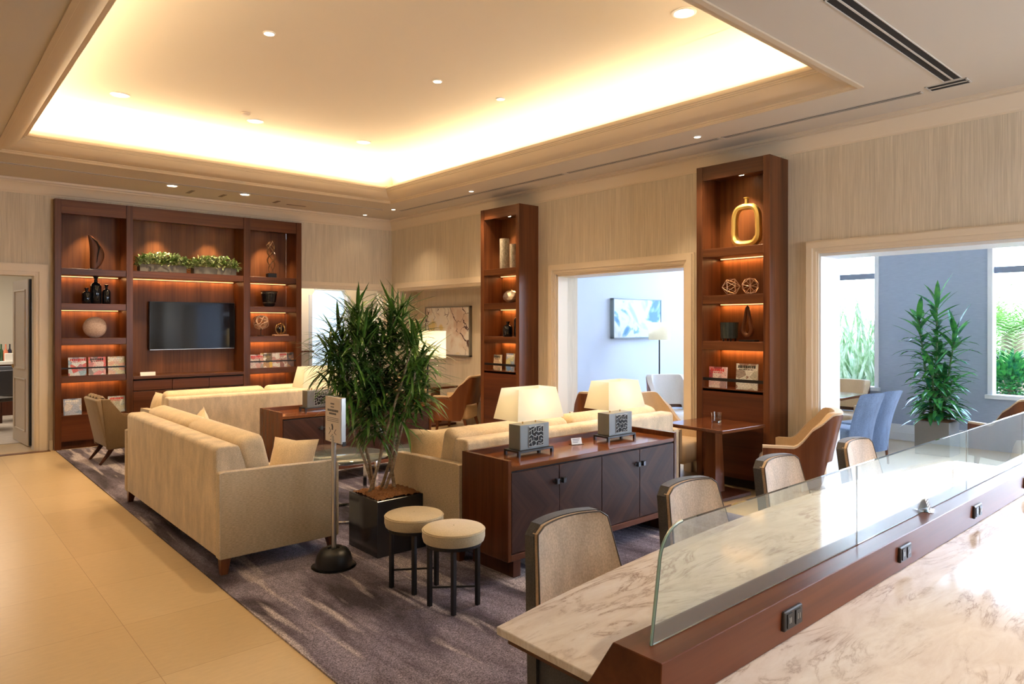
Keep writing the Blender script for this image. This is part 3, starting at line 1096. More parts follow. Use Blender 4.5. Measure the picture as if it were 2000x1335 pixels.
t = thing('bowl', 'black incised pottery bowl on the right second shelf', 'bowl', (4.265, 10.56, 1.87))
b = BM(); lathe(b, [(.06, 0), (.085, .02), (.105, .10), (.115, .18), (.125, .235), (.13, .24), (.12, .24), (.11, .18), (.09, .06), (.01, .04)], 30, cap=False); link('body', b, BLKGL, t, True)
for z, r in ((.205, .1205), (.222, .123), (.06, .0955)):
    b = BM(); tube(b, [(r * math.cos(a * PI / 12), r * math.sin(a * PI / 12), z) for a in range(24)], .002, 5, True)
    link('incised_band', b, STEEL, t)
t = thing('knot_sculpture', 'woven pale driftwood knot on thin stand, third right shelf', 'sculpture', (4.12, 10.52, 1.42))
b = BM()
rnd = random.Random(4)
for k in range(7):
    ax = Vector((rnd.uniform(-1, 1), rnd.uniform(-1, 1), rnd.uniform(-1, 1))).normalized()
    u = ax.orthogonal().normalized(); v = ax.cross(u)
    rr = rnd.uniform(.085, .12)
    tube(b, [Vector((0, 0, .21)) + (u * math.cos(a * PI / 10) + v * math.sin(a * PI / 10)) * rr + ax * .02 * math.sin(a) for a in range(20)], .008, 6, True)
link('woven_knot', b, mat('pale_driftwood', (.55, .36, .24), .6), t, True)
b = BM(); tube(b, [(0, 0, .01), (0, 0, .13)], .005, 6); lathe(b, [(.05, 0), (.05, .01)], 20); link('stand', b, BLACK, t)
t = thing('ring_ornament', 'brass and smoke glass rings on a pale wooden base, third right shelf', 'ornament', (4.42, 10.50, 1.42))
b = BM(); box(b, -.115, .115, -.05, .05, 0, .022, .003, 1); link('base', b, mat('pale_wood_base', (.50, .28, .16), .5), t)
b = BM()
for k, (rr, ay) in enumerate(((.085, .2), (.085, 1.3), (.07, 2.2))):
    u = Vector((math.cos(ay), math.sin(ay), 0)); v = Vector((0, 0, 1))
    tube(b, [Vector((0, 0, .11)) + (u * math.cos(a * PI / 12) + v * math.sin(a * PI / 12)) * rr for a in range(24)], .007, 8, True)
link('rings', b, BRASS, t, True)
b = BM(); bmesh.ops.create_uvsphere(b, u_segments=20, v_segments=14, radius=.055); bmesh.ops.translate(b, vec=(0, 0, .1), verts=b.verts[:]); link('glass_core', b, BLKGL, t, True)
for i, x in enumerate((1.70, 1.925, 2.15)):
    magazine('magazine', x, 10.47, .936, .20, .235, 'y', i, ('magazine with a red title strip, left of three on the left rack', 'red and white magazine, middle of three on the left rack', 'green and orange magazine, right of three on the left rack')[i], 'magazines on the left rack')
for i, (x, wd, h) in enumerate(((4.03, .21, .205), (4.19, .18, .225), (4.32, .17, .225), (4.445, .16, .225), (4.565, .15, .225))):
    magazine('magazine', x, 10.455 + .012 * i, .936, wd, h, 'y', 3 + i, ('pink and black magazine at the left end of the right rack', 'orange and black magazine, second on the right rack', 'white and grey magazine in the middle of the right rack', 'cream magazine with dark spot, fourth on the right rack', 'dark city cover magazine at the right end of the right rack')[i], 'magazines on the right rack', lean=.08)
magazine('brochure', 1.645, 10.46, .431, .20, .21, 'y', 8, 'pale blue brochure with reclining figure on the lowest left shelf', 'brochures on the lowest shelf')
magazine('brochure', 2.15, 10.46, .431, .20, .21, 'y', 9, 'green blue brochure on lowest left shelf, behind the olive armchair', 'brochures on the lowest shelf')
t = thing('name_card', 'small white folded card on the counter below the television', 'card', (2.53, 10.47, .896))
b = BM(); prism(b, [(-.02, 0), (.02, 0), (0, .05)], -.095, .095, 'x'); link('card', b, PAPER, t)

# right-hand bookcases (x ~ 6.25)
t = thing('ring_vase', 'gold hammered open ring vase on the top shelf', 'vase', (6.25, 3.61, 2.36), 0)
b = BM()
N = 40
outer = []
for k in range(N):
    a = 2 * PI * k / N
    ex = 2 / 3.2
    sx_ = math.copysign(abs(math.sin(a)) ** ex, math.sin(a))
    cz_ = math.copysign(abs(math.cos(a)) ** ex, math.cos(a))
    outer.append((0, .128 * sx_ * (1 - .10 * -cz_ * -1 if cz_ < 0 else 1), .215 + .185 * cz_))
tube(b, outer, [.031 + .006 * (1 if p[2] < .1 else 0) for p in outer], 8, True)
bmesh.ops.scale(b, vec=(1.3, 1, 1), verts=b.verts[:])
box(b, -.03, .03, -.085, .085, 0, .035, .006, 2)
link('ring', b, GOLD, t, True)
b = BM(); lathe(b, [(.022, .42), (.018, .45), (.019, .475), (.029, .485), (.029, .49)], 16); link('neck', b, GOLD, t, True)


def wireball(y, label, seed):
    t = thing('wire_polyhedron', label, 'ornament', (6.25, y, 1.89), 0, 'copper wire ornaments')
    b = BM(); bmesh.ops.create_icosphere(b, subdivisions=1, radius=.088)
    Rm = Matrix.Rotation(seed, 3, 'X') @ Matrix.Rotation(seed * .7, 3, 'Z')
    b2 = BM()
    for e in b.edges:
        p, q = [Rm @ v.co + Vector((0, 0, .086)) for v in e.verts]
        tube(b2, [p, q], .0032, 6)
    b.free()
    link('wire_frame', b2, COPPER, t, True)


wireball(3.78, 'openwork copper wire ball, left of the two on the gold vase bookcase', .5)
wireball(3.57, 'openwork copper wire ball, right of the two on the gold vase bookcase', 1.3)
t = thing('candle_holder', 'dark smoked glass candle holder on the third shelf of near bookcase', 'candle holder', (6.25, 3.80, 1.43))
b = BM(); lathe(b, [(.07, .028), (.082, .03), (.092, .19), (.088, .19), (.078, .04), (.01, .036)], 28, cap=False)
link('cup', b, mat('smoked_glass', (.05, .06, .05), .06, Transmission_Weight=.35), t, True)
b = BM()
for s in (-1, 1):
    for q in (-1, 1):
        tube(b, [(s * .04, q * .04, 0), (s * .045, q * .045, .03)], .008, 8)
link('feet', b, BLACK, t)
b = BM(); lathe(b, [(.045, .045), (.045, .12), (.01, .122)], 20); link('candle', b, mat('candle_wax', (.45, .38, .22), .5), t, True)
t = thing('teardrop_sculpture', 'carved wooden teardrop loop on a black base, third shelf of near bookcase', 'sculpture', (6.25, 3.60, 1.43))
b = BM(); box(b, -.045, .045, -.10, .07, 0, .018, .002, 1); link('base', b, BLACK, t)
b = BM()
pts, rr = [], []
for k in range(28):
    a = 2 * PI * k / 28
    up = max(0, -math.cos(a))
    zz = .125 - .068 * math.cos(a) + .15 * up ** 3
    pts.append((0, .048 * math.sin(a) * (1 - .35 * up), zz))
    rr.append(.024 - .010 * up)
tube(b, pts, rr, 10, True)
link('carved_loop', b, SCULPT, t, True)
magazine('magazine', 6.17, 3.885, .956, .20, .215, 'x', 12, 'red and white magazine on the near bookcase rack', 'magazines on the near bookcase', .012, .06)
magazine('magazine', 6.17, 3.565, .956, .23, .26, 'x', 13, 'taller brown and white patterned magazine on the near bookcase rack', 'magazines on the near bookcase', .012, .06)
magazine('magazine', 6.17, 7.335, .956, .17, .225, 'x', 10, 'white magazine with black brush figure on the middle bookcase rack', 'magazines on the middle bookcase', .01, .06)
magazine('magazine', 6.17, 7.07, .956, .17, .25, 'x', 11, 'blue and yellow magazine on the middle bookcase rack', 'magazines on the middle bookcase', .01, .06)
for (y, h, r, l) in ((7.27, .42, .068, 'taller grey textured cylinder vase on the middle bookcase'), (7.07, .33, .06, 'shorter grey textured cylinder vase on the middle bookcase')):
    b = BM(); lathe(b, [(r * .97, 0), (r, .01), (r, h), (r * .85, h), (r * .83, h - .05), (.01, h - .05)], 28, cap=False)
    simple('cylinder_vase', l, 'vase', b, BIRCH, (6.25, y, 2.36), 'grey cylinder vases')
t = thing('shell_ornament', 'faceted silver shell ornament on the middle bookcase', 'ornament', (6.25, 7.14, 1.89))
b = BM(); bmesh.ops.create_icosphere(b, subdivisions=2, radius=.1)
rnd = random.Random(2)
for v in b.verts:
    v.co = Vector((v.co.x * .8, v.co.y * 1.45, v.co.z * .85 + .088)) * rnd.uniform(.95, 1.05)
link('shell', b, SILVER, t)
b = BM(); tube(b, [(0, -.1, .14), (0, -.02, .18), (0, .06, .175), (0, .13, .12)], .006, 6); link('rim', b, BRASS, t, True)


# ================================================================== SOFAS
def sofa(label, loc, rotz, L=2.48, D=.82, cushions=2):
    t = thing('sofa', label, 'sofa', loc, rotz)
    h = L / 2
    f = D / 2
    b = BM(); box(b, -h + .07, h - .07, -f + .06, f - .02, .10, .27, .012, 2); link('base', b, F_ARM, t, True)
    b = BM(); prism(b, [(-f, .105), (-f + .26, .105), (-f + .26, .45), (-f + .155, .79), (-f + .14, .805), (-f + .02, .805), (-f, .785)], -h + .078, h - .078, 'x', .014, 3)
    link('backrest', b, F_SOFA, t, True)
    for s in (-1, 1):
        b = BM()
        prism(b, [(-f - .002, .10), (f, .10), (f, .60), (f - .015, .63), (-f + .03, .652), (-f - .002, .648)], s * h, s * (h - .076), 'x', .010, 3)
        arm = link('arm', b, F_ARM, t, True)
        b = BM(); tube(b, [(s * (h - .004), f - .004, .11), (s * (h - .004), f - .004, .595), (s * (h - .004), f - .02, .628), (s * (h - .004), -f + .03, .65), (s * (h - .004), -f + .002, .645), (s * (h - .004), -f + .002, .11)], .005, 6)
        link('piping', b, F_SOFA, arm, True)
    n = cushions
    cw = (L - .17) / n
    for i in range(n):
        c = -h + .085 + cw * (i + .5)
        b = BM(); box(b, c - cw / 2 + .004, c + cw / 2 - .004, -f + .22, f - .0, .275, .44, .035, 4); link('seat_cushion', b, F_CUSH, t, True)
        b = BM()
        M = Matrix.Rotation(R(14), 4, 'X')
        box(b, -cw / 2 + .006, cw / 2 - .006, -.085, .085, -.22, .22, .055, 4)
        for v in b.verts:
            k = (1 - (2 * v.co.x / cw) ** 2)
            v.co.y += math.copysign(.02 * max(0, k), v.co.y)
            v.co.z += .018 * max(0, k) if v.co.z > 0 else 0
        bmesh.ops.transform(b, matrix=Matrix.Translation((c, -f + .285, .63)) @ M, verts=b.verts[:])
        bc = link('back_cushion', b, F_CUSH, t, True)
    for sx_ in (-1, 1):
        for sy_ in (-1, 1):
            b = BM()
            cx, cy = sx_ * (h - .045), sy_ * (f - .045)
            q = .032
            vs = box(b, cx - q, cx + q, cy - q, cy + q, 0, .105)
            for v in vs[:4]:
                v.co.x = cx + (v.co.x - cx) * .62 + sx_ * .01
                v.co.y = cy + (v.co.y - cy) * .62 + sy_ * .01
            link('leg', b, W_CH, t)
    return t


sofa('cream velvet sofa with its back to the stone tiled aisle', (1.5 + .41, 5.74, .009), R(-90))
sofa('cream sofa seen from behind, in front of the television shelving', (3.27, 8.40, .009), 0, 2.44)
sofa('cream sofa backing onto the long sideboard with the two lit lamps', (4.03, 4.125, .009), 0, 2.48)


def throw_pillow(label, loc, rz, rx, s=.45, ry=0):
    b = BM(); pillow(b, s, s, .16, n=14, e=.62, corner=.10)
    o = link('throw_pillow', b, F_CUSH, None, True, loc)
    o.rotation_euler = (rx, ry, rz)
    return tag(o, label, 'cushion', 'throw pillows')


throw_pillow('golden cream throw pillow at the near end of the sofa beside the aisle', (2.10, 4.80, .60), R(-58), R(-22), .37)
throw_pillow('throw pillow poking up from the middle of the sofa beside the aisle', (1.96, 6.42, .61), R(-100), R(-16), .40, R(22))
throw_pillow('throw pillow at the left end of the sofa facing the television', (2.22, 8.60, .63), R(-72), R(-14), .38, R(0))
throw_pillow('throw pillow at the left end of sofa behind the long sideboard', (3.02, 4.32, .62), R(-25), R(-16), .40)


# ================================================================== SIDEBOARDS
def sideboard(label, x0, x1, y0, y1):
    cx, cy = (x0 + x1) / 2, (y0 + y1) / 2
    t = thing('sideboard', label, 'sideboard', (cx, cy, .009))
    hw, hd = (x1 - x0) / 2, (y1 - y0) / 2
    H = .745
    for s in (-1, 1):
        b = BM(); a, c = sorted((s * hw, s * (hw - .028))); box(b, a, c, -hd, hd, .115, H, .002, 1); link('side_panel', b, wood('sideboard_side_wood', 'z', (.07, .018, .006), (.15, .047, .016), .22), t)
    b = BM(); box(b, -hw + .028, hw - .028, -hd + .004, hd - .02, .675, .705, .002, 1); link('top', b, W_SB, t)
    b = BM(); box(b, -hw + .028, hw - .028, hd - .022, hd, .115, H, .002, 1); link('back_panel', b, W_X, t)
    b = BM(); box(b, -hw + .028, hw - .028, -hd + .02, hd - .02, .15, .67); link('carcass', b, DARK, t)
    b = BM(); box(b, -hw + .028, hw - .028, -hd + .001, hd - .02, .115, .155, .002, 1); link('bottom_rail', b, wood('sideboard_rail', 'x', (.09, .03, .016), (.17, .06, .03), .3), t)
    dw = (2 * hw - .062) / 4
    for i in range(4):
        dx = -hw + .031 + dw * (i + .5)
        b = BM(); box(b, -dw / 2 + .002, dw / 2 - .002, -.010, .010, -.251, .251, .0015, 1)
        d = link('door', b, veneer('herringbone_veneer_a' if i % 2 == 0 else 'herringbone_veneer_b', 1 if i % 2 == 0 else -1), t, False, (dx, -hd + .013, .413))
        s = 1 if i % 2 == 0 else -1
        b = BM()
        hx = s * (dw / 2 - .03)
        box(b, hx - .013, hx + .013, -.034, -.010, .13, .165, .002, 1)
        box(b, hx - .028 if s < 0 else hx - .03, hx + .03 if s < 0 else hx + .028, -.018, -.010, .144, .152)
        link('handle', b, mat('dark_pewter', (.10, .11, .12), .3, .8), d)
    for s in (-1, 1):
        b = BM(); a, c = sorted((s * (hw - .13), s * (hw - .07))); box(b, a, c, -hd + .03, hd - .03, 0, .115); link('foot', b, W_DK, t)
    return t


sideboard('long dark veneered sideboard in the foreground carrying two lit lamps', 2.81, 4.56, 3.235, 3.705)
sideboard('farther dark veneered sideboard behind the tall potted plant', 2.71, 4.46, 6.45, 6.95)


def table_lamp(label, x, y, z):
    t = thing('table_lamp', label, 'lamp', (x, y, z), R(0), 'grey fretwork table lamps')
    b = BM()
    box(b, -.165, .165, -.075, .075, .026, .040, .002, 1)
    for sx_ in (-1, 1):
        for sy_ in (-1, 1):
            box(b, sx_ * .155 - .009, sx_ * .155 + .009, sy_ * .066 - .009, sy_ * .066 + .009, 0, .03)
    link('stand', b, BLACK, t)
    b = BM(); box(b, -.135, .135, -.058, .058, .040, .208, .003, 2); body = link('body', b, GREYLAC, t)
    b = BM(); box(b, -.058, .078, -.0595, -.0575, .058, .192); link('fretwork_recess', b, DARK, body)
    b = BM()
    rnd = random.Random(11)
    u = .0227
    X0, Z0 = -.058, .058
    def seg(a, c):
        p = (X0 + a[0] * u, -.0605, Z0 + a[1] * .0223)
        q = (X0 + c[0] * u, -.0605, Z0 + c[1] * .0223)
        tube(b, [p, q], .0024, 5)
    segs = [((0, 4.5), (1, 5)), ((1, 5), (1, 3.6)), ((1, 5), (2, 5.3)), ((2, 5.3), (2, 4)), ((1, 3.6), (0, 3)), ((1, 3.6), (2, 3)), ((2, 4), (3, 4.6)), ((3, 4.6), (3, 6)), ((3, 4.6), (4, 4)), ((4, 4), (4, 5.3)), ((4, 5.3), (5, 5.6)), ((5, 5.6), (5, 4.3)), ((5, 4.3), (6, 3.8)), ((5, 4.3), (4, 4)),
            ((2, 3), (2, 1.8)), ((2, 3), (3, 2.6)), ((3, 2.6), (3, 3.4)), ((3, 3.4), (4, 2.8)), ((4, 2.8), (5, 3.2)), ((5, 3.2), (6, 2.5)), ((4, 2.8), (4, 1.6)), ((4, 1.6), (5, 1.2)), ((5, 1.2), (5, 2.2)), ((5, 2.2), (6, 1.6)), ((2, 1.8), (1, 1.3)), ((1, 1.3), (1, 2.6)), ((1, 2.6), (0, 2)), ((1, 1.3), (0, .8)), ((2, 1.8), (3, 1.2)), ((3, 1.2), (4, 1.6)), ((3, 1.2), (3, .2)), ((3, .4), (2, 0)), ((1, 1.3), (1.5, 0)), ((4, 0), (4, .8)), ((4, .8), (5, .4)), ((5, .4), (6, .9)), ((0, 6), (1, 5.6)), ((2, 5.3), (3, 6)), ((5, 5.6), (6, 6))]
    for a, c in segs:
        seg(a, c)
    for a, c in (((0, 0), (6, 0)), ((6, 0), (6, 6)), ((6, 6), (0, 6)), ((0, 6), (0, 0))):
        seg(a, c)
    link('fretwork', b, mat('fretwork_silver', (.45, .44, .41), .4), body)
    b = BM()
    for s in (-1, 1):
        tube(b, [(s * .06, 0, .2), (s * .06, 0, .30)], .005, 8)
    tube(b, [(-.06, 0, .30), (.06, 0, .30)], .004, 6)
    tube(b, [(0, 0, .30), (0, 0, .33)], .012, 8)
    tube(b, [(-.16, 0, .30), (.16, 0, .30)], .002, 6)
    link('stem', b, BRASS, t)
    b = BM()
    def ring(hx, hy, z):
        return [b.verts.new(p) for p in ((-hx, -hy, z), (hx, -hy, z), (hx, hy, z), (-hx, hy, z))]
    a, c = ring(.215, .125, .245), ring(.175, .088, .452)
    for i in range(4):
        b.faces.new((a[i], a[(i + 1) % 4], c[(i + 1) % 4], c[i]))
    link('lamp_shade', b, SHADE, t)
    b = BM(); bmesh.ops.create_uvsphere(b, u_segments=16, v_segments=10, radius=.028); bmesh.ops.translate(b, vec=(0, 0, .36), verts=b.verts[:]); link('bulb', b, BULB, t, True)
    light('lamp_glow', 'POINT', (0, 0, .35), .6, WARM2, t, shadow_soft_size=.08)
    return t


ZT = .009 + .705
table_lamp('lit table lamp nearest the camera on the long sideboard, left of its pair', 3.24, 3.51, ZT)
table_lamp('lit table lamp at the right end of the long sideboard', 4.145, 3.51, ZT)
table_lamp('lit table lamp on the farther sideboard, left of the tall plant', 3.22, 6.72, ZT)
t = thing('name_card', 'small white card in a clear holder between the two near lamps', 'card', (3.73, 3.52, ZT), R(-12))
b = BM(); box(b, -.045, .045, -.001, .001, .004, .05); bmesh.ops.transform(b, matrix=Matrix.Rotation(R(-15), 4, 'X'), verts=b.verts[:]); link('card', b, PAPER, t)
b = BM(); box(b, -.05, .05, -.015, .03, 0, .003); link('holder', b, GLASS, t)
b = BM()
for k in range(3):
    box(b, -.035, .03 - .01 * k, -.0022, -.001, .038 - k * .011, .042 - k * .011)
bmesh.ops.transform(b, matrix=Matrix.Rotation(R(-15), 4, 'X'), verts=b.verts[:])
link('printed_lines', b, INK, t)


# floor lamps with drum shades
def floor_lamp(label, x, y, r, z0, z1, e):
    t = thing('floor_lamp', label, 'lamp', (x, y, 0))
    b = BM(); lathe(b, [(.14, 0), (.14, .015), (.02, .022)], 30); link('base', b, BLACK, t, True)
    b = BM(); tube(b, [(0, 0, .02), (0, 0, z0 + .12)], .011, 10); link('pole', b, BLACK, t, True)
    b = BM(); lathe(b, [(r, z0), (r, z1)], 36, cap=False); link('lamp_shade', b, SHADE, t, True)
    b = BM(); bmesh.ops.create_uvsphere(b, u_segments=14, v_segments=10, radius=.03); bmesh.ops.translate(b, vec=(0, 0, z0 + .17), verts=b.verts[:]); link('bulb', b, BULB, t, True)
    if e:
        light('lamp_glow', 'POINT', (0, 0, z0 + .17), e, WARM2, t, shadow_soft_size=.04)


floor_lamp('lit floor lamp with white drum shade in front of the abstract painting', 5.06, 7.4, .235, 1.17, 1.515, 6)
floor_lamp('slim floor lamp with pale drum shade seen through the opening into the sunroom', 8.52, 6.35, .16, 1.37, 1.63, 0)

# ================================================================== COFFEE / GLASS TABLES
def glass_table(label, x, y, r, z):
    t = thing('glass_table', label, 'side table', (x, y, .009))
    b = BM(); lathe(b, [(r - .003, z - .012), (r, z - .010), (r, z - .002), (r - .003, z)], 48); link('glass_top', b, mat('dark_tinted_glass', (.30, .36, .34), .02, Transmission_Weight=.75), t, True)
    for k in range(4):
        b = BM()
        a = k * PI / 2 + .5
        cx, cy = (r - .06) * math.cos(a), (r - .06) * math.sin(a)
        vs = box(b, cx - .018, cx + .018, cy - .006, cy + .006, .012, z - .014)
        bmesh.ops.rotate(b, cent=(cx, cy, 0), matrix=Matrix.Rotation(a + PI / 2, 3, 'Z'), verts=vs)
        link('leg', b, CHROME, t)
    for zz in (.012, z - .03):
        b = BM(); tube(b, [((r - .06) * math.cos(q * PI / 16), (r - .06) * math.sin(q * PI / 16), zz) for q in range(32)], .010, 6, True); link('ring', b, CHROME, t, True)
    return t


glass_table('round glass topped chrome side table just behind the tall plant', 2.80, 5.28, .34, .50)
t = glass_table('small round glass side table beyond the sofa behind the long sideboard', 3.52, 5.30, .24, .47)
t = thing('coffee_table', 'round dark marble coffee table between the sofas', 'coffee table', (2.86, 6.02, .009))
b = BM(); lathe(b, [(.36, .39), (.375, .395), (.375, .412), (.37, .417)], 48); link('marble_top', b, MARBLE_D, t, True)
b = BM(); lathe(b, [(.22, 0), (.22, .02), (.16, .03), (.15, .385), (.3, .39)], 40); link('pedestal', b, W_DK, t, True)
t = thing('round_side_table', 'small round dark side table between the long sideboard and beige armchair', 'side table', (5.60, 4.30, 0))
b = BM(); lathe(b, [(.15, .53), (.155, .535), (.155, .55)], 40); link('top', b, MARBLE_D, t, True)
b = BM(); tube(b, [(.155 * math.cos(q * PI / 16), .155 * math.sin(q * PI / 16), .548) for q in range(32)], .006, 6, True); link('rim', b, CHROME, t, True)
b = BM(); tube(b, [(0, 0, .01), (0, 0, .53)], .016, 10); lathe(b, [(.13, 0), (.13, .012)], 30); link('pedestal', b, CHROME, t, True)

# ================================================================== STOOLS
def stool(label, x, y, rz):
    t = thing('stool', label, 'stool', (x, y, .009), rz, 'round oatmeal stools')
    r = .178
    b = BM(); lathe(b, [(.02, .365), (r - .03, .366), (r - .006, .374), (r, .395), (r, .425), (r - .006, .441), (r - .03, .449), (.08, .453), (.004, .454)], 44, cap=False); st_ = link('seat', b, F_STOOL, t, True)
    b = BM(); tube(b, [(r * .995 * math.cos(q * PI / 24), r * .995 * math.sin(q * PI / 24), .433) for q in range(48)], .003, 5, True); link('piping', b, F_STOOL, st_, True)
    b = BM(); lathe(b, [(r - .04, .350), (r - .02, .350), (r - .02, .367), (r - .04, .367)], 40, cap=False); link('frame_ring', b, BLACK, t)
    for k in range(4):
        a = k * PI / 2 + PI / 4
        cx, cy = .135 * math.cos(a), .135 * math.sin(a)
        b = BM(); box(b, cx - .011, cx + .011, cy - .011, cy + .011, 0, .362); link('leg', b, BLACK, t)
    b = BM()
    tube(b, [(-.095, -.095, .105), (.095, .095, .105)], .006, 6); tube(b, [(-.095, .095, .105), (.095, -.095, .105)], .006, 6)
    link('stretcher', b, BLACK, t)


stool('round cream stool partly hidden, close to the black planter', 2.335, 3.56, R(12))
stool('round cream stool in front, beside the end of the long sideboard', 2.345, 3.17, R(8))

# ================================================================== SIGN STAND
t = thing('sign_stand', 'floor notice stand with white poster panel and black domed base', 'sign', (2.13, 4.20, .009))
b = BM(); lathe(b, [(.118, .006), (.118, .05), (.108, .085), (.085, .115), (.055, .128), (.04, .122), (.035, .11), (.015, .108)], 40); link('base', b, BLKPL, t, True)
b = BM(); lathe(b, [(.10, 0), (.142, .002), (.145, .006), (.13, .010), (.118, .010)], 40, cap=False); link('base_rim', b, GLASS, t, True)
b = BM(); tube(b, [(0, 0, .1), (0, 0, .86)], .0165, 16); link('pole', b, STEEL, t, True)
b = BM(); box(b, -.005, .030, -.11, .11, .815, 1.115, .003, 1); link('panel_frame', b, STEEL, t)
b = BM(); box(b, -.008, -.0052, -.105, .105, .82, 1.11); ps = link('poster', b, mat('cream_poster', (.70, .62, .54), .5), t)
b = BM(); box(b, .005, .028, -.112, -.10, .80, .83); link('corner_clip', b, BLKPL, t)
b = BM()
rnd = random.Random(5)
def bars(z, h, n, w0, w1):
    y = (w1 - w0)
    yy = w0
    while yy < w1:
        q = rnd.uniform(.008, .018) * n
        box(b, -.0092, -.0078, yy, min(w1, yy + q), z, z + h)
        yy += q + .004
bars(1.065, .008, 1, -.02, .03)
bars(1.045, .006, 1, -.015, .03)
link('heading', b, INK, ps)
b = BM()
bars(1.018, .014, 1, -.075, .075)
bars(.998, .012, 1, -.045, .05)
link('title_text', b, INK, ps)
b = BM()
for k in range(3):
    bars(.975 - k * .011, .003, .6, -.08, .08)
link('small_text', b, INK, ps)
b = BM()
bars(.83, .004, .6, -.02, .04)
link('footer_text', b, INK, ps)
b = BM()
tube(b, [(-.0085, .01, .935), (-.0085, .0, .915), (-.0085, .005, .90)], .006, 6)
for (y0, z0, y1, z1) in ((.05, .91, .03, .89), (.03, .89, .055, .865), (-.045, .905, -.02, .88), (-.02, .88, -.05, .87), (0, .87, .03, .85)):
    tube(b, [(-.0085, y0, z0), (-.0085, y1, z1)], .0018, 5)
link('drawing', b, INK, ps)

# ================================================================== PLANTS
RV = Vector((.751, -.66, 0))       # horizontal spread axis of the big plant
FV = Vector((.66, .751, 0))
t = thing('potted_dracaena', 'tall bushy dracaena with thin drooping leaves in black square planter', 'potted plant', (2.62, 4.34, .009))
b = BM()
s = .20
vs = box(b, -s, s, -s, s, 0, .385, .003, 1)
link('planter', b, PLANTB, t)
b = BM()
V = grid_sheet(b, lambda u, v: ((u - .5) * 2 * (s - .02), (v - .5) * 2 * (s - .02), .388 + .035 * math.exp(-((u - .5) ** 2 + (v - .5) ** 2) * 7) + random.uniform(-.006, .006)), 26, 26)
link('mulch', b, MULCH, t)
rnd = random.Random(21)
heads = [(-95, 680, .7), (-12, 668, .9), (-50, 640, 1.1), (75, 690, .6), (-25, 705, .5), (30, 720, .3), (-72, 655, .9), (-30, 735, .1), (55, 725, .1), (-62, 612, 1.2), (28, 608, 1.2), (-98, 655, .8), (-30, 650, 1), (52, 662, .9), (-84, 692, .6), (-40, 690, .6), (8, 680, .7), (62, 712, .4), (-112, 712, .3), (-60, 735, .2), (-10, 735, .2), (40, 752, .1), (-88, 765, 0), (-30, 785, -.1), (22, 790, -.2), (-62, 800, -.2), (62, 770, -.1), (-100, 745, .0), (-2, 770, 0), (-45, 760, 0), (15, 640, 1.0)]
b = BM()
canes = []
for (px, v, up) in heads:
    a = px * .00368
    z = 1.6 - (v - 633) * .00368 - .009
    dpt = rnd.uniform(-.20, .20)
    a += rnd.uniform(-.04, .04)
    hp = RV * a + FV * dpt + Vector((0, 0, z))
    canes.append(hp)
    n = 66
    for k in range(n):
        az = rnd.uniform(0, 2 * PI)
        el = rnd.uniform(-.6, .95) * .9 + up * .33
        d = Vector((math.cos(az) * math.cos(el), math.sin(az) * math.cos(el), math.sin(el)))
        L = rnd.uniform(.17, .30)
        leaf(b, hp + Vector((rnd.uniform(-.05, .05), rnd.uniform(-.05, .05), rnd.uniform(-.14, .05))), d, L, rnd.uniform(.015, .024), rnd.uniform(.2, 1.7) - max(0, up) * .35, 5)
# low side shoot
for hp in (RV * (-.13) + Vector((0, 0, .84)), RV * (-.07) + FV * -.05 + Vector((0, 0, .80))):
    for k in range(34):
        az = rnd.uniform(0, 2 * PI)
        el = rnd.uniform(-.6, .6)
        d = Vector((math.cos(az) * math.cos(el), math.sin(az) * math.cos(el), math.sin(el)))
        leaf(b, hp, d, rnd.uniform(.15, .26), rnd.uniform(.012, .018), 1.5, 5)
link('foliage', b, LEAF, t)
base = [(-.10, 0), (-.055, .02), (-.02, -.03), (.05, .01), (-.12, -.05)]
tops = [5, 3, 7, 1, 0, 4, 12, 19]
for i, k in enumerate((0, 3, 8, 1, 13, 14)):
    ba, bd = base[i % 5]
    p0 = RV * ba + FV * bd + Vector((0, 0, .39))
    p3 = canes[k]
    mid1 = p0.lerp(p3, .4) + RV * (-.03 + .02 * (i % 3)) * 1.0
    mid2 = p0.lerp(p3, .72) + FV * .03
    b = BM(); tube(b, [p0, p0.lerp(mid1, .5) + RV * .012, mid1, mid2, p3], [.013, .011, .010, .009, .006], 8)
    link('cane', b, BARK, t, True)

t = thing('potted_palm', 'glossy leaved potted plant in a taupe square planter in the sunroom', 'potted plant', (9.63, 2.98, 0))
b = BM(); box(b, -.19, .19, -.19, .19, 0, .41, .004, 1); link('planter', b, PLANTG, t)
b = BM(); grid_sheet(b, lambda u, v: ((u - .5) * .34, (v - .5) * .34, .412 + .03 * math.sin(u * 3) * math.sin(v * 3)), 10, 10); link('mulch', b, MULCH, t)
b = BM()
rnd = random.Random(3)
st_ = [(-.13, .1, 1.66), (.0, 0, 1.88), (.15, -.06, 1.52), (.08, .12, 1.3), (-.10, -.1, 1.1), (.02, -.12, .95), (.17, .05, .9)]
sb = BM()
for (a, dpt, top) in st_:
    p0 = Vector((RV * a * .3) + FV * dpt * .3) + Vector((0, 0, .42))
    p1 = RV * a * 1.3 + FV * dpt + Vector((0, 0, top))
    tube(sb, [p0, p0.lerp(p1, .5), p1], [.016, .013, .008], 8)
    n = int((top - .5) * 52)
    for k in range(n):
        q = k / n
        p = p0.lerp(p1, .0 + 1.0 * q)
        az = k * 2.4 + rnd.uniform(-.3, .3)
        el = .15 + .9 * q ** 3 + rnd.uniform(-.2, .25)
        d = Vector((math.cos(az) * math.cos(el), math.sin(az) * math.cos(el), math.sin(el)))
        leaf(b, p, d, rnd.uniform(.28, .42), rnd.uniform(.05, .075), rnd.uniform(.6, 1.7) - .4 * q, 5)
link('foliage', b, LEAF2, t)
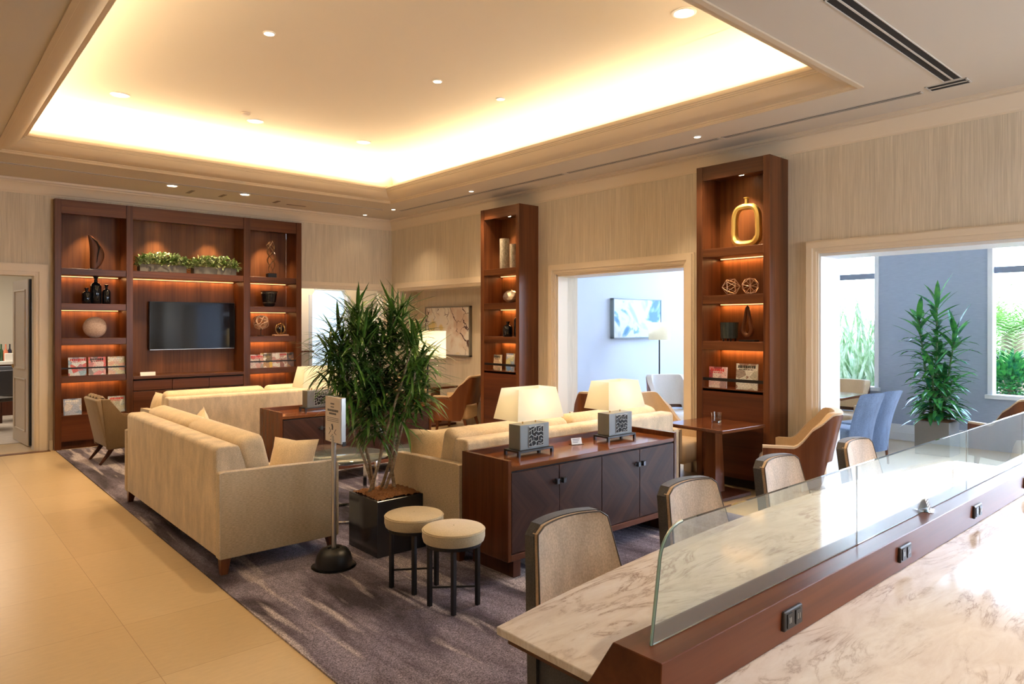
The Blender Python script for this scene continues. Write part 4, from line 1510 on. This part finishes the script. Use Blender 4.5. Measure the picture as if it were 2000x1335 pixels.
link('stems', sb, mat('green_stem', (.08, .16, .05), .5), t, True)

# garden outside
b = BM(); box(b, SX + .3, 40, -25, 30, -.3, -.1); struct('ground', b, GROUND)
def bush(label, x, y, z, rx, ry, rz_, n, L, W, m, seed, up=.3, cat='shrub', name='garden_shrub'):
    rnd = random.Random(seed)
    b = BM()
    for k in range(n):
        d = Vector((rnd.gauss(0, 1), rnd.gauss(0, 1), rnd.gauss(.3, 1))).normalized()
        q = rnd.uniform(.55, 1)
        p = Vector((d.x * rx * q, d.y * ry * q, max(0, rz_ + d.z * rz_ * q)))
        leaf(b, p, d + Vector((0, 0, up)), L * rnd.uniform(.7, 1.3), W, .9, 3)
    t = thing(name, label, cat, (x, y, z))
    link('foliage', b, m, t)
    b = BM(); tube(b, [(0, 0, -.1), (0, 0, rz_)], .05, 8); link('trunk', b, BARK, t)


# cycad-like crown: fronds
def cycad(label, x, y, z, n, L, seed):
    rnd = random.Random(seed)
    t = thing('cycad', label, 'palm', (x, y, -.1))
    b = BM()
    for k in range(n):
        az = rnd.uniform(0, 2 * PI)
        el = rnd.uniform(.1, 1.3)
        d = Vector((math.cos(az) * math.cos(el), math.sin(az) * math.cos(el), math.sin(el)))
        p = Vector((0, 0, z))
        m = 16
        for j in range(m):
            side = d.cross(Vector((0, 0, 1))).normalized()
            w_ = .24 * math.sin(PI * (j + 1) / (m + 1)) + .05
            for s in (-1, 1):
                leaf(b, p, side * s + d * .8 + Vector((0, 0, .15)), w_, .028, .3, 2)
            p = p + d * (L / m)
            d = (d + Vector((0, 0, -.11))).normalized()
    link('fronds', b, LEAF4, t)
    b = BM(); tube(b, [(0, 0, 0), (0, 0, z)], [.2, .16], 12); link('trunk', b, BARK, t, True)


cycad('sunlit cycad palm outside the right sunroom window', 13.6, 3.1, 1.55, 80, 1.25, 1)
cycad('second cycad palm outside, farther along the right window', 14.2, .2, 1.3, 50, 1.2, 5)
bush('low leafy shrub under the right sunroom window', 11.7, 1.9, -.1, .5, .8, .4, 1500, .13, .05, LEAF4, 2)
bush('dark leafed shrub at the foot of the cycad', 12.9, 3.0, -.1, .5, .6, .6, 1800, .14, .06, LEAF2, 3)
b = BM()
rnd = random.Random(9)
for k in range(520):
    p = (rnd.uniform(-.5, .5), rnd.uniform(-1.3, 1.3), 0)
    leaf(b, p, (rnd.uniform(-.35, .35), rnd.uniform(-.35, .35), 1), rnd.uniform(1.1, 2.5), .05, .8, 5)
tag(link('tall_grass', b, LEAF5, None, False, (12.2, 5.2, -.1)), 'clump of tall pale grass outside the left sunroom window', 'grass', kind='stuff')
bush('tall leafy shrub behind the cycad outside', 14.9, 4.3, -.1, .8, 1.0, 1.25, 3200, .2, .07, LEAF4, 12)
bush('leafy shrub behind the tall grass outside', 15.2, 6.4, -.1, .7, 1.2, .7, 1600, .18, .05, LEAF4, 8)

# ================================================================== ARMCHAIRS (wood shell)
def shell_chair(label, loc, rotz, fab=F_BEIGE, wood_=W_CH, group='wood shell armchairs', s=1.0):
    t = thing('armchair', label, 'armchair', loc, rotz, group)
    t.scale = (s, s, s)
    N = 44

    def plan(u, off):
        # u 0..1 from left front round the back to right front
        a = (u - .5) * 2
        x_r, y_b = .30 - off, .33 - off
        sgn = 1 if a > 0 else -1
        q = abs(a)
        if q > .45:
            k = (q - .45) / .55
            return Vector((sgn * (x_r + .008 * k), -.12 + k * .42, 0))
        k = q / .45
        ang = k * PI / 2
        ex = .62
        return Vector((sgn * x_r * math.sin(ang) ** ex, -.12 - (y_b - .12) * math.cos(ang) ** ex, 0))

    def top(u):
        q = abs(u - .5) * 2
        if q < .28:
            return .875
        k = min(1, (q - .28) / .36)
        k = k * k * (3 - 2 * k)
        return .875 - k * .325

    def bot(u):
        q = abs(u - .5) * 2
        if q < .26:
            return .44
        k = min(1, (q - .26) / .16)
        k = k * k * (3 - 2 * k)
        return .44 - k * .265

    def tilt(p, z):
        k = max(0, (z - .45)) * .22
        f = max(0, min(1, (-p.y) / .3))
        return Vector((p.x * (1 + 0 * k), p.y - k * f, z))

    def sheet(b, o0, o1, dt, db):
        n = N
        rows = []
        for i in range(n + 1):
            u = i / n
            po, pi_ = plan(u, o0), plan(u, o1)
            tz, bz = top(u) + dt, bot(u) + db
            zs = [bz + (tz - bz) * j / 6 for j in range(7)]
            row = [b.verts.new(tilt(po, z)) for z in zs] + [b.verts.new(tilt(pi_, z)) for z in reversed(zs)]
            rows.append(row)
        m = len(rows[0])
        for i in range(n):
            for j in range(m):
                b.faces.new((rows[i][j], rows[i + 1][j], rows[i + 1][(j + 1) % m], rows[i][(j + 1) % m]))
        b.faces.new(rows[0]); b.faces.new(rows[-1][::-1])
        bmesh.ops.recalc_face_normals(b, faces=b.faces[:])
    b = BM(); sheet(b, 0, .014, 0, 0); link('shell', b, wood_, t, True)
    b = BM(); sheet(b, .006, .066, .022, .05); link('inner_upholstery', b, fab, t, True)
    b = BM(); box(b, -.235, .235, -.27, .325, .19, .43, .05, 4); link('seat', b, fab, t, True)
    for sx_ in (-1, 1):
        for y, sp in ((.24, .02), (-.22, -.06)):
            b = BM()
            cx = sx_ * .235
            vs = box(b, cx - .021, cx + .021, y - .024, y + .024, 0, .20)
            for v in vs[:4]:
                v.co.x = cx + (v.co.x - cx) * .6 + sx_ * .012
                v.co.y = y + (v.co.y - y) * .6 + sp
            link('leg', b, wood_, t)
    return t


arm0 = shell_chair('beige armchair with wooden outer shell, right of the small square table', (6.09, 3.04, 0), R(30), s=.93)
shell_chair('beige armchair facing the camera, left of the small square table', (6.09, 4.42, 0), R(186), s=.95)
dup(arm0, (6.36, 8.50, 0), R(30), 'wood backed armchair standing in the niche below the abstract painting')
dup(arm0, (6.40, 9.86, 0), R(178), 'beige armchair at the far end of the niche, mostly behind the floor lamp')
dup(arm0, (6.18, 5.52, 0), R(-38), 'wood backed armchair seen from behind in the first opening')
pale = shell_chair('beige armchair with daylight in its pale colour, in the bright sunroom beyond the first opening', (7.85, 5.6, 0), R(150), F_BEIGE_LIT)
dup(arm0, (8.95, 2.05, 0), R(-28), 'brown wood backed armchair before the right sunroom window')
dup(arm0, (9.62, 4.12, 0), R(95), 'brown armchair at the far side of the sunroom dining table')


def square_table(label, loc, rz, s, h, m=W_TB):
    t = thing('square_table', label, 'table', loc, rz)
    b = BM(); box(b, -s, s, -s, s, h - .032, h, .005, 2); link('tabletop', b, m, t)
    b = BM()
    vs = box(b, -.07, .07, -.07, .07, .03, h - .03)
    for v in vs[4:]:
        v.co.x *= .72; v.co.y *= .72
    link('pedestal', b, W_CH, t)
    b = BM(); box(b, -.24, .24, -.24, .24, 0, .032, .004, 1); link('base_plate', b, W_DK, t)
    b = BM(); box(b, -.16, .16, -.16, .16, h - .05, h - .032); link('mount', b, W_DK, t)
    return t


square_table('small square wooden table in front of the gold vase bookcase', (5.755, 3.66, 0), R(-4), .33, .665)
square_table('small wooden table in the niche between the two armchairs', (6.42, 9.17, 0), 0, .27, .62)
square_table('sunroom dining table behind the blue chairs', (8.80, 4.02, 0), 0, .40, .72)
t = thing('glass_tumbler', 'clear square tumbler on the small square table', 'glass', (5.83, 3.68, .665), R(20))
b = BM(); lathe(b, [(.038, .0), (.044, .004), (.052, .095), (.049, .095), (.041, .022), (.002, .02)], 28, cap=False)
link('tumbler', b, GLASS, t, True)
b = BM(); lathe(b, [(.002, .002), (.036, .002), (.040, .018), (.002, .018)], 20, cap=False); link('thick_base', b, GLASS, t, True)
for k, (dx, dy) in enumerate(((-.06, .05), (-.02, .09))):
    b = BM(); lathe(b, [(.02, 0), (.023, .09), (.020, .09), (.017, .01), (.001, .008)], 18, cap=False)
    simple('glass_tumbler', ('small tumbler on the niche table, nearer the aisle', 'small tumbler on the niche table, nearer the wall')[k], 'glass', b, GLASS, (6.25 + dx, 9.02 + dy, .62), 'tumblers on the niche table')


# blue chairs in sunroom
def blue_chair(label, loc, rz):
    t = thing('dining_chair', label, 'chair', loc, rz, 'slate blue sunroom chairs')
    b = BM()
    def f(u, v):
        a = (u - .5) * 1.5
        z = .16 + v * .70
        wv = (.20 + .01 * v)
        return (wv * math.sin(a) / math.sin(.75), -.24 + .11 * (1 - math.cos(a)) - .16 * v * v, z - .02 * (abs(u - .5) * 2) ** 4 * v)
    V = grid_sheet(b, f, 18, 12)
    bmesh.ops.solidify(b, geom=b.faces[:], thickness=.05)
    link('backrest', b, F_BLUE, t, True)
    b = BM(); box(b, -.18, .18, -.20, .24, .30, .46, .04, 4); link('seat', b, F_BLUE, t, True)
    for sx_ in (-1, 1):
        for y in (-.2, .2):
            b = BM(); tube(b, [(sx_ * .16, y, .31), (sx_ * .165, y * 1.1, 0)], [.02, .012], 8); link('leg', b, W_CH, t)
    return t


bl = blue_chair('slate blue velvet chair, left of the pair seen through sunroom opening', (7.93, 3.40, 0), R(-14))
dup(bl, (8.37, 3.38, 0), R(-10), 'slate blue velvet chair, right of the pair seen through the sunroom opening')

# paintings
PA = mat('abstract_painting_canvas', rough=.6)
g = NG(PA)
vo = g.n('TexVoronoi', feature='DISTANCE_TO_EDGE')
vo.inputs['Scale'].default_value = 4.2
wob = g.noise(g.co(), 3, 3)
v = g.co((1, 1, 1))
mx = g.n('VectorMath', operation='ADD')
g.l(v, mx.inputs[0])
cb = g.n('CombineXYZ')
g.l(wob, cb.inputs[1]); g.l(wob, cb.inputs[2])
g.l(cb.outputs[0], mx.inputs[1])
g.l(mx.outputs[0], vo.inputs['Vector'])
line = g.ramp(vo.outputs['Distance'], [(.016, (.10, .04, .04)), (.034, (1, 1, 1))])
nn = g.noise(g.co((1, 1, 1), loc=(4, 2, 0)), 2.6, 3)
patch = g.ramp(nn, [(.36, (.66, .50, .40)), (.46, (.80, .74, .66)), (.56, (.80, .76, .70)), (.64, (.72, .56, .22))])
lm = g.noise(g.co((1, 1, 1), loc=(9, 3, 1)), 2.2, 1)
lsel = g.ramp(lm, [(.40, (0, 0, 0)), (.44, (1, 1, 1))])
g.col(g.mix(lsel, patch, g.mix(1.0, patch, line, 'MULTIPLY')))
t = thing('painting', 'large cream and pink abstract painting on the niche wall', 'painting', (6.80, 9.32, 1.49))
b = BM(); box(b, -.045, -.04, -.60, .60, -.385, .385); link('canvas', b, PA, t)
b = BM()
for (y0, y1, z0, z1) in ((-.62, -.60, -.405, .405), (.60, .62, -.405, .405), (-.62, .62, -.405, -.385), (-.62, .62, .385, .405)):
    box(b, -.055, -.001, y0, y1, z0, z1)
box(b, -.03, -.001, -.6, .6, -.385, .385)
link('frame', b, mat('grey_frame', (.20, .18, .15), .5), t)
PB = mat('blue_white_painting_canvas', rough=.6)
g = NG(PB)
nn = g.noise(g.co((1, 1, 1), loc=(2.2, 0, 1.1)), 2.0, 3, .5, .8)
g.col(g.ramp(nn, [(.42, (.07, .22, .42)), (.47, (.22, .42, .55)), (.50, (.55, .60, .64)), (.58, (.60, .63, .65)), (.66, (.34, .44, .52))]))
t = thing('painting', 'blue and white abstract painting on the sunroom end wall', 'painting', (8.63, 6.9, 1.69))
b = BM(); box(b, -.575, .575, -.065, -.06, -.29, .29); link('canvas', b, PB, t)
b = BM()
for (x0, x1, z0, z1) in ((-.59, -.575, -.305, .305), (.575, .59, -.305, .305), (-.59, .59, -.305, -.29), (-.59, .59, .29, .305)):
    box(b, x0, x1, -.07, -.001, z0, z1)
box(b, -.575, .575, -.058, -.001, -.29, .29)
link('frame', b, mat('slate_frame', (.20, .26, .30), .5), t)

# ================================================================== OLIVE TUFTED ARMCHAIR
t = thing('tufted_armchair', 'olive brown tufted armchair with splayed legs near the shelving', 'armchair', (2.06, 9.2, .009), R(-88))
b = BM(); prism(b, [(-.34, .19), (-.27, .19), (-.385, .755), (-.455, .74)], -.29, .29, 'x', .018, 3); link('back_panel', b, F_OLIVE2, t, True)
b = BM(); prism(b, [(-.29, .30), (-.235, .34), (-.35, .735), (-.40, .765), (-.43, .75)], -.27, .27, 'x', .02, 3)
def fi(u, v):
    x = (u - .5) * .53
    tuft = .022 * abs(math.sin(u * PI * 4)) * abs(math.sin(v * PI * 3 + .2))
    q = v * 1.12
    if q <= 1:
        return (x, -.232 - .118 * q + tuft, .345 + q * .40)
    k = (q - 1) / .12
    return (x, -.35 - .075 * k, .745 + .022 * abs(math.sin(u * PI * 4)) + .018 * math.sin(k * PI))
grid_sheet(b, fi, 32, 22)
link('tufted_back', b, F_OLIVE, t, True)
for s in (-1, 1):
    b = BM(); prism(b, [(-.34, .17), (.28, .19), (.30, .50), (.0, .50), (-.18, .53), (-.30, .74), (-.40, .75)], s * .30, s * .235, 'x', .016, 3); link('arm', b, F_OLIVE, t, True)
b = BM(); box(b, -.24, .24, -.28, .30, .19, .42, .03, 3); link('seat', b, F_OLIVE, t, True)
for sx_ in (-1, 1):
    b = BM(); tube(b, [(sx_ * .24, .22, .2), (sx_ * .25, .25, .1), (sx_ * .27, .30, 0)], [.028, .02, .012], 10); link('leg', b, W_CH, t, True)
    b = BM(); tube(b, [(sx_ * .22, -.26, .2), (sx_ * .225, -.32, .1), (sx_ * .235, -.40, 0)], [.03, .022, .013], 10); link('leg', b, W_DK, t, True)

# ================================================================== COUNTER TABLE
t = thing('communal_table', 'long marble topped communal table with wooden centre spine, right foreground', 'table', (3.09, .975, 0))
x0, x1 = 1.255 - 3.09, 4.93 - 3.09
b = BM()
pts = []
n = 18
for k in range(n + 1):
    s = k / n
    pts.append((x0 + (x1 - x0) * s, .520 + .145 * (1 - (2 * s - 1) ** 2) + 0))
for k in range(n + 1):
    s = 1 - k / n
    pts.append((x0 + (x1 - x0) * s, -(.47 + .145 * (1 - (2 * s - 1) ** 2))))
prism(b, pts, .727, .75, 'z', .003, 2)
link('marble_top', b, MARBLE, t)
b = BM(); prism(b, [(p[0] * .985, p[1] * .965) for p in pts], .70, .7265, 'z'); link('under_frame', b, W_DK, t)
b = BM(); prism(b, [(-.062, .7505), (.145, .7505), (.069, .87), (-.068, .87)], x0 - .03, x1 + .02, 'x', .002, 1); sp = link('spine', b, W_BM, t)
b = BM(); prism(b, [(-.3, 0), (.3, 0), (.145, .70), (-.062, .70)], x0 + .25, x0 + .31, 'x'); link('leg_panel', b, W_DK, t)
b = BM(); prism(b, [(-.3, 0), (.3, 0), (.145, .70), (-.062, .70)], x1 - .31, x1 - .25, 'x'); link('leg_panel', b, W_DK, t)
b = BM(); box(b, x0 - .03, x0 - .001, -.10, .146, .62, .7505); link('end_block', b, W_BM, t)
# glass panes
pn = [1.275, 2.373, 3.512, 4.43, 4.90]
for k in range(4):
    a, c = pn[k] - 3.09 + .0015, pn[k + 1] - 3.09 - .0015
    b = BM()
    if k == 0:
        q = .09
        out = [(a, .871), (c, .871), (c, 1.132)] + [(a + .03 + q - q * math.sin(i * PI / 2 / 8), 1.132 - q + q * math.cos(i * PI / 2 / 8)) for i in range(9)]
    else:
        out = [(a, .871), (c, .871), (c, 1.132), (a, 1.132)]
    prism(b, out, -.005, .005, 'y', .0008, 1)
    pa = link('glass_pane', b, GLASSG, t)
    b = BM()
    if k == 0:
        tube(b, [(p[0], 0, p[1]) for p in ([out[0]] + out[:2:-1] + [])], .0035, 6)
    else:
        tube(b, [(a, 0, .872), (a, 0, 1.13)], .0022, 6)
    link('pane_edge', b, GLASS_E, pa, True)
# power outlets on the sloping near face of the spine
for k, x in enumerate((1.80, 2.604, 3.419, 4.23)):
    X = x - 3.09
    b = BM(); box(b, X - .05, X + .05, -.075, -.062, .785, .838, .003, 1)
    o = link('power_outlet', b, mat('dark_bronze_plate', (.05, .045, .042), .35, .5), t)
    b = BM(); box(b, X - .038, X - .012, -.0775, -.074, .793, .83); link('socket', b, BLKPL, o)
    b = BM(); box(b, X + .008, X + .034, -.0775, -.074, .793, .83); link('socket', b, BLKPL, o)
    b = BM()
    for q in (-.030, -.022, .016, .026):
        box(b, X + q, X + q + .003, -.0785, -.077, .805, .82)
    link('contact_slots', b, STEEL, o)
t = thing('name_card', 'small clear card holder on the wooden spine of the marble table', 'card', (3.015, .955, .871), R(14))
b = BM(); box(b, -.03, .03, -.001, .001, .003, .05); bmesh.ops.transform(b, matrix=Matrix.Rotation(R(-20), 4, 'X'), verts=b.verts[:]); link('card', b, PAPER, t)
b = BM(); box(b, -.034, .034, -.012, .02, 0, .003); link('holder', b, GLASS, t)
b = BM()
for k in range(4):
    box(b, -.024, .024 - .006 * (k % 2), -.0024, -.001, .040 - k * .010, .0435 - k * .010)
bmesh.ops.transform(b, matrix=Matrix.Rotation(R(-20), 4, 'X'), verts=b.verts[:]); link('printed_lines', b, INK, t)


def counter_chair(label, loc):
    t = thing('dining_chair', label, 'chair', loc, PI, 'tan and charcoal chairs along the marble table')
    # local +Y is the chair's front
    def prof(z):
        return -.20 - .20 * max(0, (z - .42)) ** 1.1
    def outline(n, w0, w1, z0, z1, rc):
        P = []
        for i in range(n + 1):
            P.append((i / n))
        return P
    def back_sheet(b, y_off, thick, inset, z0, z1):
        nu, nv = 20, 14
        def f(u, v):
            z = z0 + (z1 - inset - z0) * v
            hw = (.262 - .075 * max(0, (z - .45) / .45)) - inset
            # rounded top corners
            rc = .035
            dz = (z1 - inset) - z
            if dz < rc:
                hw -= rc - math.sqrt(max(0, rc * rc - (rc - dz) ** 2))
            x = (u - .5) * 2 * hw
            crown = .006 * (1 - (2 * u - 1) ** 2) * v
            return (x, prof(z) + y_off + .035 * (2 * u - 1) ** 2 * (1 - .3 * v), z + crown)
        fr = [[f(i / nu, (j / nv) ** .8) for j in range(nv + 1)] for i in range(nu + 1)]
        A = [[b.verts.new(p) for p in r] for r in fr]
        B = [[b.verts.new((p[0], p[1] - thick, p[2])) for p in r] for r in fr]
        for i in range(nu):
            for j in range(nv):
                b.faces.new((A[i][j], A[i][j + 1], A[i + 1][j + 1], A[i + 1][j]))
                b.faces.new((B[i][j], B[i + 1][j], B[i + 1][j + 1], B[i][j + 1]))
        for i in range(nu):
            b.faces.new((A[i][nv], B[i][nv], B[i + 1][nv], A[i + 1][nv]))
            b.faces.new((A[i][0], A[i + 1][0], B[i + 1][0], B[i][0]))
        for j in range(nv):
            b.faces.new((A[0][j], B[0][j], B[0][j + 1], A[0][j + 1]))
            b.faces.new((A[nu][j], A[nu][j + 1], B[nu][j + 1], B[nu][j]))
        bmesh.ops.recalc_face_normals(b, faces=b.faces[:])
        return A
    b = BM(); back_sheet(b, 0, .048, 0, .18, .838); link('outer_shell', b, F_GREY, t, True)
    b = BM(); A = back_sheet(b, .018, .03, .006, .40, .840)
    edge = [A[0][j].co.copy() for j in range(0, len(A[0]))] + [A[i][-1].co.copy() for i in range(1, len(A))] + [A[-1][j].co.copy() for j in range(len(A[0]) - 2, -1, -1)]
    ib = link('inner_back', b, F_TAN, t, True)
    b = BM(); tube(b, [p + Vector((0, -.001, 0)) for p in edge], .0035, 6); link('piping', b, mat('dark_piping', (.10, .075, .055), .6), ib, True)
    b = BM(); box(b, -.245, .245, -.22, .26, .20, .395, .03, 3); link('seat_shell', b, F_GREY, t, True)
    b = BM(); box(b, -.225, .225, -.20, .265, .385, .475, .035, 4); link('seat_cushion', b, F_TAN, t, True)
    for sx_ in (-1, 1):
        for y in (-.2, .2):
            b = BM(); tube(b, [(sx_ * .19, y, .21), (sx_ * .205, y * 1.15, 0)], [.02, .012], 8); link('leg', b, W_DK, t, True)
    return t


c0 = counter_chair('tan and charcoal chair nearest the camera at the marble table', (1.965, 1.64, .009))
dup(c0, (2.83, 1.68, .009), PI, 'tan and charcoal chair, second from the near end of marble table')
dup(c0, (3.72, 1.70, .009), PI, 'tan and charcoal chair, third along the marble table')
dup(c0, (4.66, 1.66, .009), PI, 'tan and charcoal chair farthest along, before the sunroom opening')

# ================================================================== ROOM BEYOND LEFT DOORWAY
t = thing('bar_counter', 'white topped bar counter seen through left doorway', 'counter', (1.2, 15.2, 0))
b = BM(); box(b, -1.6, 1.2, -.3, .3, .90, .95); link('top', b, PAPER, t)
b = BM(); box(b, -1.55, 1.15, -.25, .28, 0, .90); link('body', b, W_DK, t)
for i in range(7):
    hcol = ((.02, .03, .03), (.05, .12, .16), (.5, .25, .12), (.04, .10, .05), (.6, .2, .12), (.03, .03, .05), (.4, .35, .25))[i]
    b = BM(); lathe(b, [(.03, 0), (.036, .01), (.036, .17), (.012, .22), (.012, .30)], 14)
    simple('bottle', 'small %s bottle on the bar seen through the left doorway' % ('black', 'teal', 'amber', 'green', 'orange', 'dark blue', 'pale')[i], 'bottle', b, mat('bar_bottle_%d' % i, hcol, .1), (1.12 + i * .062, 15.15 + .04 * (i % 2), .95), 'bottles on the bar')
b = BM(); box(b, 0, .13, 0, .1, 0, .14, .004, 1); simple('box', 'small white box beside the bottles on the bar', 'box', b, PAPER, (1.34, 14.95, .95), smooth=False)


def dark_chair(label, loc, rz):
    t = thing('dining_chair', label, 'chair', loc, rz, 'dark dining chairs past left doorway')
    b = BM(); box(b, -.22, .22, -.22, .22, .42, .48, .02, 2); link('seat', b, F_GREY, t, True)
    b = BM(); box(b, -.21, .21, -.25, -.20, .52, .90, .02, 2); link('backrest', b, mat('grey_blue_back', (.10, .11, .14), .7), t, True)
    for sx_ in (-1, 1):
        for y in (-.2, .2):
            b = BM(); tube(b, [(sx_ * .19, y, .9 if y < 0 else .44), (sx_ * .2, y * 1.1, 0)], .018, 8); link('leg', b, W_DK, t)
    return t


dc = dark_chair('dark dining chair seen through the left doorway, nearer one', (1.02, 13.2, 0), R(30))
dup(dc, (1.30, 14.1, 0), R(200), 'dark dining chair seen through the left doorway, farther one')
b = BM(); box(b, -1, 2.0, 11.4, 16, .0, .006); tag(link('rug', b, fabric('striped_rug', (.36, .30, .26), (.5, .44, .38), 5, stretch=(1, 6, 1))), 'pale striped rug in the room past the left doorway', 'rug')
# corridor console glimpsed left of the arch
t = thing('console_shelf', 'narrow console shelf in corridor beside the arch', 'shelf', (5.35, 11.9, 0))
b = BM(); box(b, -.3, .24, -.12, .08, 1.10, 1.125); link('top', b, W_DK, t)
b = BM(); box(b, -.3, -.27, -.1, .06, 0, 1.10); link('support', b, W_DK, t)
